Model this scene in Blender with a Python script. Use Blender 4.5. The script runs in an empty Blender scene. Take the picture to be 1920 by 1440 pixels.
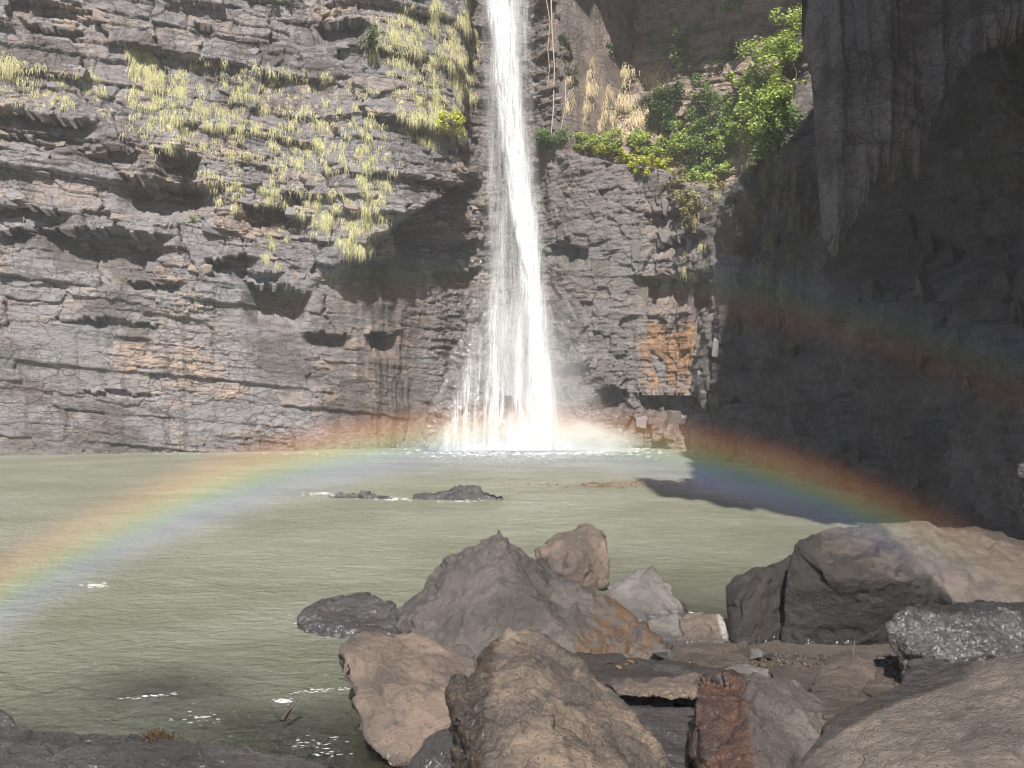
import bpy, bmesh, math, random
import numpy as np
from mathutils import Vector, Matrix

# ------------------------------------------------------------------ camera, world, sun, exposure
SC = bpy.context.scene
COL = SC.collection
F, CH = 1750.0, 2.6                       # focal length in photograph pixels, eye height over the pool
cam_data = bpy.data.cameras.new('camera')
cam_data.sensor_width = 36.0
cam_data.lens = F / 1920.0 * 36.0
cam_data.clip_start = 0.1
cam_data.clip_end = 400
camera = bpy.data.objects.new('camera', cam_data)
COL.objects.link(camera)
camera.location = (0, 0, CH)
camera.rotation_euler = (math.radians(90), 0, 0)
SC.camera = camera

SUN_EL = math.radians(45.0)
world = bpy.data.worlds.new('World')
SC.world = world
world.use_nodes = True
wn = world.node_tree
bg = wn.nodes['Background']
sky = wn.nodes.new('ShaderNodeTexSky')
sky.sky_type = 'NISHITA'
sky.sun_disc = False
sky.sun_elevation = SUN_EL
sky.sun_rotation = math.radians(180)      # the sun stands straight behind the camera
wn.links.new(sky.outputs[0], bg.inputs[0])
bg.inputs[1].default_value = 0.055
sun_data = bpy.data.lights.new('sun', 'SUN')
sun_data.energy = 4.9
sun_data.angle = math.radians(0.5)
sun_data.color = (1.0, 0.95, 0.88)
sun = bpy.data.objects.new('sun', sun_data)
COL.objects.link(sun)
sun.rotation_euler = (math.radians(45), 0, 0)   # light travels to +Y and down
sun.location = (0, -20, 40)

SC.view_settings.view_transform = 'Standard'
SC.view_settings.look = 'None'
SC.view_settings.exposure = 1.0
SC.view_settings.gamma = 1.0
SC.view_settings.use_curve_mapping = False
SC.render.engine = 'CYCLES'
SC.cycles.use_denoising = True
SC.cycles.filter_width = 1.1
SC.cycles.use_adaptive_sampling = True
SC.cycles.adaptive_threshold = 0.03
SC.cycles.adaptive_min_samples = 24
SC.cycles.max_bounces = 5
SC.cycles.diffuse_bounces = 2
SC.cycles.glossy_bounces = 2
SC.cycles.volume_bounces = 1
SC.cycles.transparent_max_bounces = 20
SC.cycles.volume_step_rate = 1.0
SC.cycles.volume_max_steps = 256
SC.cycles.sample_clamp_indirect = 4.0

rng = random.Random(7)
nrg = np.random.default_rng(11)

# ------------------------------------------------------------------ helpers
def at(px, py, Y):
    return Vector(((px - 960.0) / F * Y, Y, CH - (py - 720.0) / F * Y))

def tag(o, label=None, cat=None, group=None, kind=None):
    if label: o['label'] = label
    if cat: o['category'] = cat
    if group: o['group'] = group
    if kind: o['kind'] = kind
    return o

def mesh_from(name, verts, faces):
    """verts (n,3) array, faces (m,k) int array with constant k"""
    verts = np.asarray(verts, dtype=np.float32)
    faces = np.asarray(faces, dtype=np.int32)
    me = bpy.data.meshes.new(name)
    n, (m, k) = len(verts), faces.shape
    me.vertices.add(n)
    me.vertices.foreach_set('co', verts.ravel())
    me.loops.add(m * k)
    me.loops.foreach_set('vertex_index', faces.ravel())
    me.polygons.add(m)
    me.polygons.foreach_set('loop_start', np.arange(0, m * k, k, dtype=np.int32))
    me.update(calc_edges=True)
    return me

def add_attr(me, name, arr):
    a = me.attributes.new(name, 'FLOAT', 'POINT')
    a.data.foreach_set('value', np.asarray(arr, dtype=np.float32).ravel())

def link(name, me, mat=None, parent=None, loc=None):
    o = bpy.data.objects.new(name, me)
    COL.objects.link(o)
    if mat is not None and me is not None and not me.materials:
        me.materials.append(mat)
    if loc is not None: o.location = loc
    if parent is not None: o.parent = parent
    return o

def grid_faces(nu, nv):
    i = np.arange(nu - 1)[:, None]; j = np.arange(nv - 1)[None, :]
    a = i * nv + j
    return np.stack([a, a + nv, a + nv + 1, a + 1], -1).reshape(-1, 4)

def smooth_on(me, on=True):
    me.polygons.foreach_set('use_smooth', np.full(len(me.polygons), on))

# ---- numpy noise
def _h(i, j, k, seed):
    with np.errstate(over='ignore'):
        n = (i.astype(np.uint32) * np.uint32(374761393) + j.astype(np.uint32) * np.uint32(668265263)
             + k.astype(np.uint32) * np.uint32(2246822519) + np.uint32((seed * 3266489917 + 12345) & 0xffffffff))
        n ^= n >> np.uint32(15); n *= np.uint32(2246822519)
        n ^= n >> np.uint32(13); n *= np.uint32(3266489917)
        n ^= n >> np.uint32(16)
    return n.astype(np.float64) / 4294967295.0

def _h2(i, j, seed):
    return _h(i, j, np.zeros_like(i), seed)

def vn2(u, v, seed=0):
    iu = np.floor(u).astype(np.int64); iv = np.floor(v).astype(np.int64)
    fu = u - iu; fv = v - iv
    fu = fu * fu * (3 - 2 * fu); fv = fv * fv * (3 - 2 * fv)
    a = _h2(iu, iv, seed); b = _h2(iu + 1, iv, seed); c = _h2(iu, iv + 1, seed); d = _h2(iu + 1, iv + 1, seed)
    return (a * (1 - fu) + b * fu) * (1 - fv) + (c * (1 - fu) + d * fu) * fv

def fbm2(u, v, o=4, seed=0, g=0.5):
    r = 0; a = 1.0; t = 0
    for k in range(o):
        r = r + a * (vn2(u * 2 ** k + 13.7 * k, v * 2 ** k - 7.1 * k, seed + k) * 2 - 1); t += a; a *= g
    return r / t

def vn3(p, seed=0):
    ip = np.floor(p).astype(np.int64); f = p - ip
    f = f * f * (3 - 2 * f)
    r = 0
    for dx in (0, 1):
        for dy in (0, 1):
            for dz in (0, 1):
                w = (f[:, 0] if dx else 1 - f[:, 0]) * (f[:, 1] if dy else 1 - f[:, 1]) * (f[:, 2] if dz else 1 - f[:, 2])
                r = r + w * _h(ip[:, 0] + dx, ip[:, 1] + dy, ip[:, 2] + dz, seed)
    return r

def fbm3(p, o=4, seed=0, g=0.5):
    r = 0; a = 1.0; t = 0
    for k in range(o):
        r = r + a * (vn3(p * 2 ** k + 17.3 * k, seed + k) * 2 - 1); t += a; a *= g
    return r / t

def voro2(u, v, seed=0):
    """nearest jittered cell: F1, F2, random of cell, offset to cell centre, second random"""
    iu = np.floor(u).astype(np.int64); iv = np.floor(v).astype(np.int64)
    f1 = np.full(u.shape, 9.0); f2 = np.full(u.shape, 9.0)
    hid = np.zeros(u.shape); hi2 = np.zeros(u.shape); ou = np.zeros(u.shape); ov = np.zeros(u.shape)
    for a in (-1, 0, 1):
        for b in (-1, 0, 1):
            cu = iu + a; cv = iv + b
            pu = cu + _h2(cu, cv, seed + 1); pv = cv + _h2(cu, cv, seed + 2)
            du = u - pu; dv = v - pv
            d = np.abs(du) * 0.35 + np.sqrt(du * du + dv * dv) * 0.65
            near = d < f1
            f2 = np.where(near, f1, np.minimum(f2, d))
            hid = np.where(near, _h2(cu, cv, seed + 3), hid)
            hi2 = np.where(near, _h2(cu, cv, seed + 4), hi2)
            ou = np.where(near, du, ou); ov = np.where(near, dv, ov)
            f1 = np.where(near, d, f1)
    return f1, f2, hid, ou, ov, hi2

def brick2(u, v, seed=0, wj=.5, hj=.5):
    """bedded rock: rows of uneven height cut by uneven joints; random of cell, place inside the cell (-.5..5), distance to its edge"""
    r = np.floor(v + hj * (_h2(np.floor(v).astype(np.int64), np.zeros_like(np.floor(v).astype(np.int64)), seed) - .5) * 0).astype(np.int64)
    jit = (_h2(r, r * 0, seed + 7) - .5) * hj; jit2 = (_h2(r + 1, r * 0, seed + 7) - .5) * hj
    fv = v - r
    below = fv < jit; above = fv > 1 + jit2
    r = np.where(below, r - 1, np.where(above, r + 1, r))
    lo = r + (_h2(r, r * 0, seed + 7) - .5) * hj; hi = r + 1 + (_h2(r + 1, r * 0, seed + 7) - .5) * hj
    pv = (v - lo) / (hi - lo) - .5
    uu = u * (.75 + .5 * _h2(r, r * 0, seed + 9)) + 31.7 * _h2(r, r * 0, seed + 11)
    c = np.floor(uu).astype(np.int64); fu = uu - c
    ja = (_h2(c, r, seed + 13) - .5) * wj; jb = (_h2(c + 1, r, seed + 13) - .5) * wj
    c = np.where(fu < ja, c - 1, np.where(fu > 1 + jb, c + 1, c))
    lo2 = c + (_h2(c, r, seed + 13) - .5) * wj; hi2 = c + 1 + (_h2(c + 1, r, seed + 13) - .5) * wj
    pu = (uu - lo2) / (hi2 - lo2) - .5
    e = np.minimum((.5 - np.abs(pu)) * (hi2 - lo2), (.5 - np.abs(pv)) * (hi - lo))
    return _h2(c, r, seed + 15), _h2(c, r, seed + 17), pu, pv, e

def facets3(p, seed=0):
    """piecewise planar chips: every cell of a 3-D mosaic is a small tilted plane"""
    ip = np.floor(p).astype(np.int64)
    f1 = np.full(len(p), 9.0); out = np.zeros(len(p))
    for a in (-1, 0, 1):
        for b in (-1, 0, 1):
            for c in (-1, 0, 1):
                i, j, k = ip[:, 0] + a, ip[:, 1] + b, ip[:, 2] + c
                dx = p[:, 0] - (i + _h(i, j, k, seed)); dy = p[:, 1] - (j + _h(i, j, k, seed + 1)); dz = p[:, 2] - (k + _h(i, j, k, seed + 2))
                d = dx * dx + dy * dy + dz * dz; near = d < f1
                val = dx * (_h(i, j, k, seed + 3) - .5) + dy * (_h(i, j, k, seed + 4) - .5) + dz * (_h(i, j, k, seed + 5) - .5) + (_h(i, j, k, seed + 6) - .5) * .35
                out = np.where(near, val, out); f1 = np.where(near, d, f1)
    return out

def sst(a, b, x):
    t = np.clip((x - a) / (b - a), 0, 1)
    return t * t * (3 - 2 * t)

# ------------------------------------------------------------------ materials
class NT:
    def __init__(self, name):
        self.mat = bpy.data.materials.new(name); self.mat.use_nodes = True
        self.t = self.mat.node_tree; self.t.nodes.clear()
        self.out = self.t.nodes.new('ShaderNodeOutputMaterial')
    def n(self, typ, **kw):
        nd = self.t.nodes.new(typ)
        for k, v in kw.items():
            if k == 'ins':
                for kk, vv in v.items(): self.put(nd, kk, vv)
            else: setattr(nd, k, v)
        return nd
    def put(self, nd, key, val):
        s = nd.inputs[key]
        if isinstance(val, bpy.types.NodeSocket): self.t.links.new(val, s)
        elif hasattr(val, 'outputs'): self.t.links.new(val.outputs[0], s)
        else:
            if hasattr(s.default_value, '__len__') and len(s.default_value) == 4 and len(val) == 3: val = (*val, 1)
            s.default_value = val
    def m(self, op, a, b=0.0, c=0.0, clamp=False):
        nd = self.n('ShaderNodeMath', operation=op, use_clamp=clamp)
        self.put(nd, 0, a); self.put(nd, 1, b)
        if op in ('MULTIPLY_ADD', 'SMOOTH_MIN', 'COMPARE'): self.put(nd, 2, c)
        return nd.outputs[0]
    def rng(self, x, a, b, c=0.0, d=1.0):
        nd = self.n('ShaderNodeMapRange', interpolation_type='SMOOTHSTEP')
        for i, v in enumerate((x, a, b, c, d)): self.put(nd, i, v)
        return nd.outputs[0]
    def mix(self, fac, a, b, blend='MIX'):
        nd = self.n('ShaderNodeMix', data_type='RGBA', blend_type=blend)
        self.put(nd, 0, fac); self.put(nd, 6, a); self.put(nd, 7, b)
        return nd.outputs[2]
    def noise(self, vec, scale, detail=4.0, rough=0.55, dist=0.0):
        nd = self.n('ShaderNodeTexNoise', ins={'Scale': scale, 'Detail': detail, 'Roughness': rough, 'Distortion': dist})
        if vec is not None: self.put(nd, 'Vector', vec)
        return nd.outputs[0]
    def mapped(self, vec, sc):
        nd = self.n('ShaderNodeMapping', ins={'Vector': vec, 'Scale': sc}); return nd.outputs[0]
    def pos(self): return self.n('ShaderNodeNewGeometry').outputs['Position']
    def obj(self): return self.n('ShaderNodeTexCoord').outputs['Object']
    def attr(self, name): return self.n('ShaderNodeAttribute', attribute_name=name).outputs['Fac']
    def rand(self): return self.n('ShaderNodeObjectInfo').outputs['Random']
    def bump(self, h, strength, dist, normal=None):
        nd = self.n('ShaderNodeBump', ins={'Height': h, 'Strength': strength, 'Distance': dist})
        if normal is not None: self.put(nd, 'Normal', normal)
        return nd.outputs[0]
    def bsdf(self, **kw):
        b = self.n('ShaderNodeBsdfPrincipled')
        for k, v in kw.items(): self.put(b, k.replace('_', ' '), v)
        return b
    def done(self, sh, sock='Surface'):
        self.t.links.new(sh.outputs[0] if hasattr(sh, 'outputs') else sh, self.out.inputs[sock]); return self.mat

def cliff_material():
    k = NT('cliff_rock'); P = k.pos()
    tan, wet, orange, dark = k.attr('tan'), k.attr('wet'), k.attr('orange'), k.attr('dark')
    n1 = k.noise(P, 0.55, 6, 0.6); n2 = k.noise(P, 3.2, 6, 0.65); n3 = k.noise(P, 17, 4, 0.6)
    strat = k.noise(k.mapped(P, (0.7, 0.7, 3.2)), 1.3, 6, 0.65, 0.6)
    streak = k.noise(k.mapped(P, (2.6, 2.6, 0.22)), 1.0, 5, 0.6)
    grey = k.mix(n1, (0.10, 0.096, 0.104), (0.285, 0.27, 0.275))
    brown = k.mix(n2, (0.145, 0.10, 0.08), (0.46, 0.355, 0.285))
    f = k.m('ADD', tan, k.m('MULTIPLY', k.m('SUBTRACT', k.m('ADD', n2, strat), 1.0), 1.3), clamp=True)
    c = k.mix(f, grey, brown)
    big_ = k.noise(k.mapped(P, (1, 1, 1.5)), .38, 6, .68, .3)
    c = k.mix(k.m('MULTIPLY', k.rng(streak, 0.50, 0.68), 0.6), c, (0.07, 0.06, 0.057))
    c = k.mix(k.m('MULTIPLY', k.rng(big_, 0.48, 0.60), 0.70), c, (0.065, 0.052, 0.047))
    n5 = k.noise(k.mapped(P, (1, 1, 1.8)), 7.5, 6, 0.72)
    c = k.mix(k.m('MULTIPLY', k.rng(n3, 0.60, 0.76), 0.45), c, (0.50, 0.45, 0.41))
    c = k.mix(k.m('MULTIPLY', k.rng(n5, 0.56, 0.70), 0.40), c, (0.42, 0.37, 0.34))
    c = k.mix(k.m('MULTIPLY', k.rng(n5, 0.44, 0.32), 0.60), c, (0.050, 0.045, 0.046))
    c = k.mix(k.m('MULTIPLY', k.rng(n2, 0.44, 0.26), 0.65), c, (0.055, 0.048, 0.046))
    orange = k.m('MULTIPLY', orange, k.rng(k.m('ADD', k.m('MULTIPLY', n2, .6), k.m('MULTIPLY', n1, .5)), .42, .62))
    c = k.mix(orange, c, k.mix(n2, (0.20, 0.085, 0.03), (0.48, 0.27, 0.12)))
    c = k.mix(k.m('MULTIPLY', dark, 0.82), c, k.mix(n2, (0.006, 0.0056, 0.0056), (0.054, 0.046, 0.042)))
    c = k.mix(k.m('MULTIPLY', wet, 0.6), c, k.mix(n2, (0.03, 0.026, 0.024), (0.10, 0.085, 0.075)))
    wv_ = k.n('ShaderNodeVectorMath', operation='SCALE', ins={0: k.n('ShaderNodeTexNoise', ins={'Vector': P, 'Scale': 1.7, 'Detail': 4.0}).outputs[1], 'Scale': .5}).outputs[0]
    vv = k.n('ShaderNodeVectorMath', operation='ADD', ins={0: k.mapped(P, (1, 1, 1.9)), 1: wv_}).outputs[0]
    ck = None
    for sc_, wd in ((.9, .020), (2.4, .032)):
        vo = k.n('ShaderNodeTexVoronoi', feature='DISTANCE_TO_EDGE', ins={'Scale': sc_, 'Vector': vv})
        q_ = k.rng(vo.outputs[0], wd, 0.0); ck = q_ if ck is None else k.m('MAXIMUM', ck, k.m('MULTIPLY', q_, k.rng(n1, .40, .58)))
    ck = k.m('MULTIPLY', ck, k.m('MULTIPLY', k.m('SUBTRACT', 1.0, k.m('MULTIPLY', dark, .9), clamp=True), k.rng(n1, .36, .52)))
    c = k.mix(k.m('MULTIPLY', ck, .6), c, (.03, .025, .023))
    hb = k.m('ADD', k.m('ADD', k.m('SUBTRACT', k.m('MULTIPLY', n3, 0.4), k.m('MULTIPLY', ck, .5)), k.m('MULTIPLY', n5, .8)), k.m('ADD', k.m('MULTIPLY', n2, 1.2), k.m('MULTIPLY', strat, 0.4)))
    nb = k.bump(hb, 0.9, 0.10)
    ro = k.m('SUBTRACT', 0.88, k.m('MULTIPLY', wet, 0.66))
    cw = k.m('MULTIPLY', k.m('ADD', wet, k.m('MULTIPLY', k.rng(streak, .52, .7), .35)), .9, clamp=True)
    cn = k.bump(k.m('ADD', n2, k.m('MULTIPLY', n5, .35)), .9, .16)
    return k.done(k.bsdf(Base_Color=c, Roughness=ro, Normal=nb, Specular_IOR_Level=0.45, Coat_Weight=cw, Coat_Roughness=.16, Coat_IOR=1.5, Coat_Normal=cn))

def slab_material(name, a, b, rough=0.85):
    k = NT(name); P = k.pos(); r = k.rand()
    n2 = k.noise(P, 2.5, 6, 0.65); n3 = k.noise(P, 15, 4, 0.6)
    c = k.mix(k.m('ADD', k.m('MULTIPLY', n2, 0.8), k.m('MULTIPLY', r, 0.3)), a, b)
    c = k.mix(k.m('MULTIPLY', k.rng(n3, 0.6, 0.8), 0.3), c, (0.45, 0.4, 0.36))
    nb = k.bump(k.m('ADD', n2, k.m('MULTIPLY', n3, 0.4)), 0.6, 0.06)
    return k.done(k.bsdf(Base_Color=c, Roughness=rough, Normal=nb))

def boulder_material(name, base, light, stain, stain_amt=0.4, wet=0.0, speck=0.25, grain=90.0, bump=0.8, tone=None, tone_wet=0.0, film_scale=13.0):
    """base/light: the rock's two tones; stain: darker or rusty patches; wet: how glossy; tone: (base, light) where the 'tone' mask is on"""
    k = NT(name); P = k.obj()
    n1 = k.noise(P, 1.5, 6, 0.62, 0.1); n2 = k.noise(P, 5.5, 7, 0.70, 0.0); n3 = k.noise(P, grain, 3, 0.65); n4 = k.noise(P, 24.0, 5, 0.7)
    c = k.mix(k.rng(n1, 0.40, 0.60), base, light)
    c = k.mix(k.m('MULTIPLY', k.rng(n2, 0.50, 0.66), stain_amt), c, stain)
    wetf = wet
    if tone is not None:
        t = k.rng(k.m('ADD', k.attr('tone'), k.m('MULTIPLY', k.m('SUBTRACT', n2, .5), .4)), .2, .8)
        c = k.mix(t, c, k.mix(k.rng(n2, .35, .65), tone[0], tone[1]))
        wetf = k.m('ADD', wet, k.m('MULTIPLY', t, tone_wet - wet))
    wz = k.n('ShaderNodeSeparateXYZ', ins={0: k.pos()}).outputs[2]
    wline = k.rng(k.m('ADD', wz, k.m('MULTIPLY', k.m('SUBTRACT', n2, .5), .12)), .13, .05)
    wetf = k.m('MAXIMUM', wetf, k.m('MULTIPLY', wline, .9))
    c = k.mix(k.m('MULTIPLY', k.rng(n4, 0.54, 0.74), speck), c, light)
    c = k.mix(k.m('MULTIPLY', k.rng(n3, 0.52, 0.70), speck), c, light)
    c = k.mix(k.m('MULTIPLY', k.rng(n3, 0.46, 0.28), min(1, speck * 1.6)), c, (base[0] * .25, base[1] * .25, base[2] * .25))
    c = k.mix(k.m('MULTIPLY', k.rng(n4, 0.42, 0.26), min(1, speck * 1.6)), c, (base[0] * .35, base[1] * .35, base[2] * .35))
    wob = k.n('ShaderNodeTexNoise', ins={'Vector': P, 'Scale': 3.0, 'Detail': 5.0}).outputs[1]
    crk = k.n('ShaderNodeTexVoronoi', feature='DISTANCE_TO_EDGE', ins={'Scale': 1.5})
    k.put(crk, 'Vector', k.n('ShaderNodeVectorMath', operation='ADD', ins={0: P, 1: k.n('ShaderNodeVectorMath', operation='SCALE', ins={0: wob, 'Scale': 0.7}).outputs[0]}).outputs[0])
    crack = k.m('MULTIPLY', k.rng(crk.outputs[0], 0.014, 0.0), k.rng(n1, .45, .6))
    h = k.m('ADD', k.m('MULTIPLY', n3, 0.22), k.m('ADD', k.m('ADD', k.m('MULTIPLY', n2, .42), k.m('MULTIPLY', n4, .40)), k.m('MULTIPLY', crack, -0.12)))
    nb = k.bump(h, bump, 0.06)
    rr = k.m('SUBTRACT', .72, k.m('MULTIPLY', k.rng(n4, .35, .65, .35, .58), wetf))
    c = k.mix(k.m('MULTIPLY', wetf, .55), c, (base[0] * .3, base[1] * .3, base[2] * .3))
    film = k.noise(P, film_scale, 2, .5)
    cn = k.bump(k.m('ADD', film, k.m('MULTIPLY', n4, .10)), 1.0, 1.1 / film_scale)
    return k.done(k.bsdf(Base_Color=c, Roughness=rr, Normal=nb, Specular_IOR_Level=0.5, Coat_Weight=k.m('MULTIPLY', wetf, wetf, clamp=True), Coat_Roughness=.13, Coat_IOR=1.5, Coat_Normal=cn))

def leaf_material(name, a, b, trans=0.35):
    k = NT(name)
    r = k.attr('rnd')
    c = k.mix(r, a, b)
    c = k.mix(k.m('MULTIPLY', k.rand(), .45), c, k.mix(r, (a[0] * .62, a[1] * .72, a[2] * .5), (b[0] * .78, b[1] * .84, b[2] * .7)))
    d = k.bsdf(Base_Color=c, Roughness=0.55)
    t = k.n('ShaderNodeBsdfTranslucent', ins={'Color': c})
    mx = k.n('ShaderNodeMixShader', ins={0: trans}); k.put(mx, 1, d.outputs[0]); k.put(mx, 2, t.outputs[0])
    return k.done(mx)

M_CLIFF = cliff_material()
M_SLAB = [slab_material('slab_grey', (0.075, 0.073, 0.08), (0.19, 0.182, 0.185)),
          slab_material('slab_tan', (0.10, 0.078, 0.067), (0.25, 0.20, 0.172)),
          slab_material('slab_dark', (0.045, 0.042, 0.042), (0.14, 0.125, 0.12), 0.55),
          slab_material('slab_orange', (0.24, 0.11, 0.045), (0.46, 0.27, 0.13), 0.6)]

# ------------------------------------------------------------------ the cliffs: one plan line round the pool
CP = [(-40, 26), (-30, 29.5), (-18.2, 33.5), (-12, 35.2), (-7.9, 36.3), (-4.9, 36.9), (-3.7, 37.9), (-2.7, 39.6), (-1.2, 40.6), (0.6, 40.6),
      (1.7, 39.4), (2.6, 38.5), (5.2, 37.9), (6.6, 37.2), (7.6, 35.6), (8.2, 32.0), (8.6, 28.0), (8.8, 24), (8.8, 18), (9.0, 13), (10.0, 6), (11.5, -5)]
def dense_path(cp, step=0.02, rad=0.55):
    cp = np.array(cp, float)
    seg = np.hypot(*np.diff(cp, axis=0).T); s = np.concatenate([[0], np.cumsum(seg)])
    ss = np.arange(0, s[-1], step)
    xy = np.stack([np.interp(ss, s, cp[:, 0]), np.interp(ss, s, cp[:, 1])], 1)
    w = int(rad / step); ker = np.hanning(2 * w + 1); ker /= ker.sum()
    for c in (0, 1):
        e = np.pad(xy[:, c], w, mode='reflect', reflect_type='odd'); xy[:, c] = np.convolve(e, ker, 'valid')
    return ss, xy
PS, PXY = dense_path(CP)
_t = np.gradient(PXY, axis=0); _t /= np.linalg.norm(_t, axis=1)[:, None]
w_ = 40; k_ = np.ones(2 * w_ + 1) / (2 * w_ + 1)
_t = np.stack([np.convolve(np.pad(_t[:, c], w_, mode='edge'), k_, 'valid') for c in (0, 1)], 1); _t /= np.linalg.norm(_t, axis=1)[:, None]
PNR = np.stack([_t[:, 1], -_t[:, 0]], 1)                       # towards the pool
PPX = 960 + F * PXY[:, 0] / np.maximum(PXY[:, 1], 0.5)         # photograph column of every plan point
_vis = PXY[:, 1] > 8
def s_of(px):
    q = np.where(_vis)[0]
    return PS[q[np.argmin(np.abs(PPX[q] - px))]]
def sz(px, py):
    s = s_of(px); Y = np.interp(s, PS, PXY[:, 1])
    return s, CH - (py - 720) / F * Y
def path_at(s):
    return (np.stack([np.interp(s, PS, PXY[:, 0]), np.interp(s, PS, PXY[:, 1])], -1),
            np.stack([np.interp(s, PS, PNR[:, 0]), np.interp(s, PS, PNR[:, 1])], -1))
S_A, S_B = s_of(815), s_of(1330)
S_C = s_of(1010)

# overhung hollows of the left wall: x0, x1, y of the roof, depth (m), height (m)
HOLLOWS = [(300, 372, 286, 1.0, 1.5), (215, 402, 334, 1.1, 1.3), (60, 325, 424, 0.95, 1.5), (-60, 130, 375, .8, 1.2), (-40, 60, 425, .7, 1.0), (445, 575, 388, .85, 1.1),
           (462, 568, 540, 1.25, 1.4), (585, 650, 625, .5, .55), (690, 770, 620, .7, 1.0), (395, 470, 487, .55, .7),
           (232, 345, 527, .35, .4), (-20, 180, 205, .75, 1.1), (40, 150, 40, .45, .6), (380, 400, 52, .4, .6), (590, 680, 60, .55, .8),
           (440, 520, 515, .4, .5), (150, 310, 600, .22, .3), (90, 200, 590, .3, .4), 
           (130, 300, 735, .15, .2), (0, 110, 250, .45, .7), (140, 260, 275, .5, .7), 
           (700, 760, 480, .8, 1.2), (640, 760, 505, .5, 1.2), (800, 900, 320, .8, 1.4), (750, 820, 400, 1.0, 2.0), (800, 900, 440, .6, .8), (820, 900, 500, .5, .8)]
HOLLOWS_BACK = [(1185, 1345, 520, 0.9, 1.3), (1190, 1330, 742, .7, .9), (1030, 1062, 455, .5, .8), (1055, 1090, 470, .5, .7), (1120, 1170, 735, .5, .9), (1040, 1110, 690, .4, .5),
                (1210, 1300, 400, .4, .8), (1225, 1330, 450, .4, .7), (1300, 1320, 560, .35, 2.0)]

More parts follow.
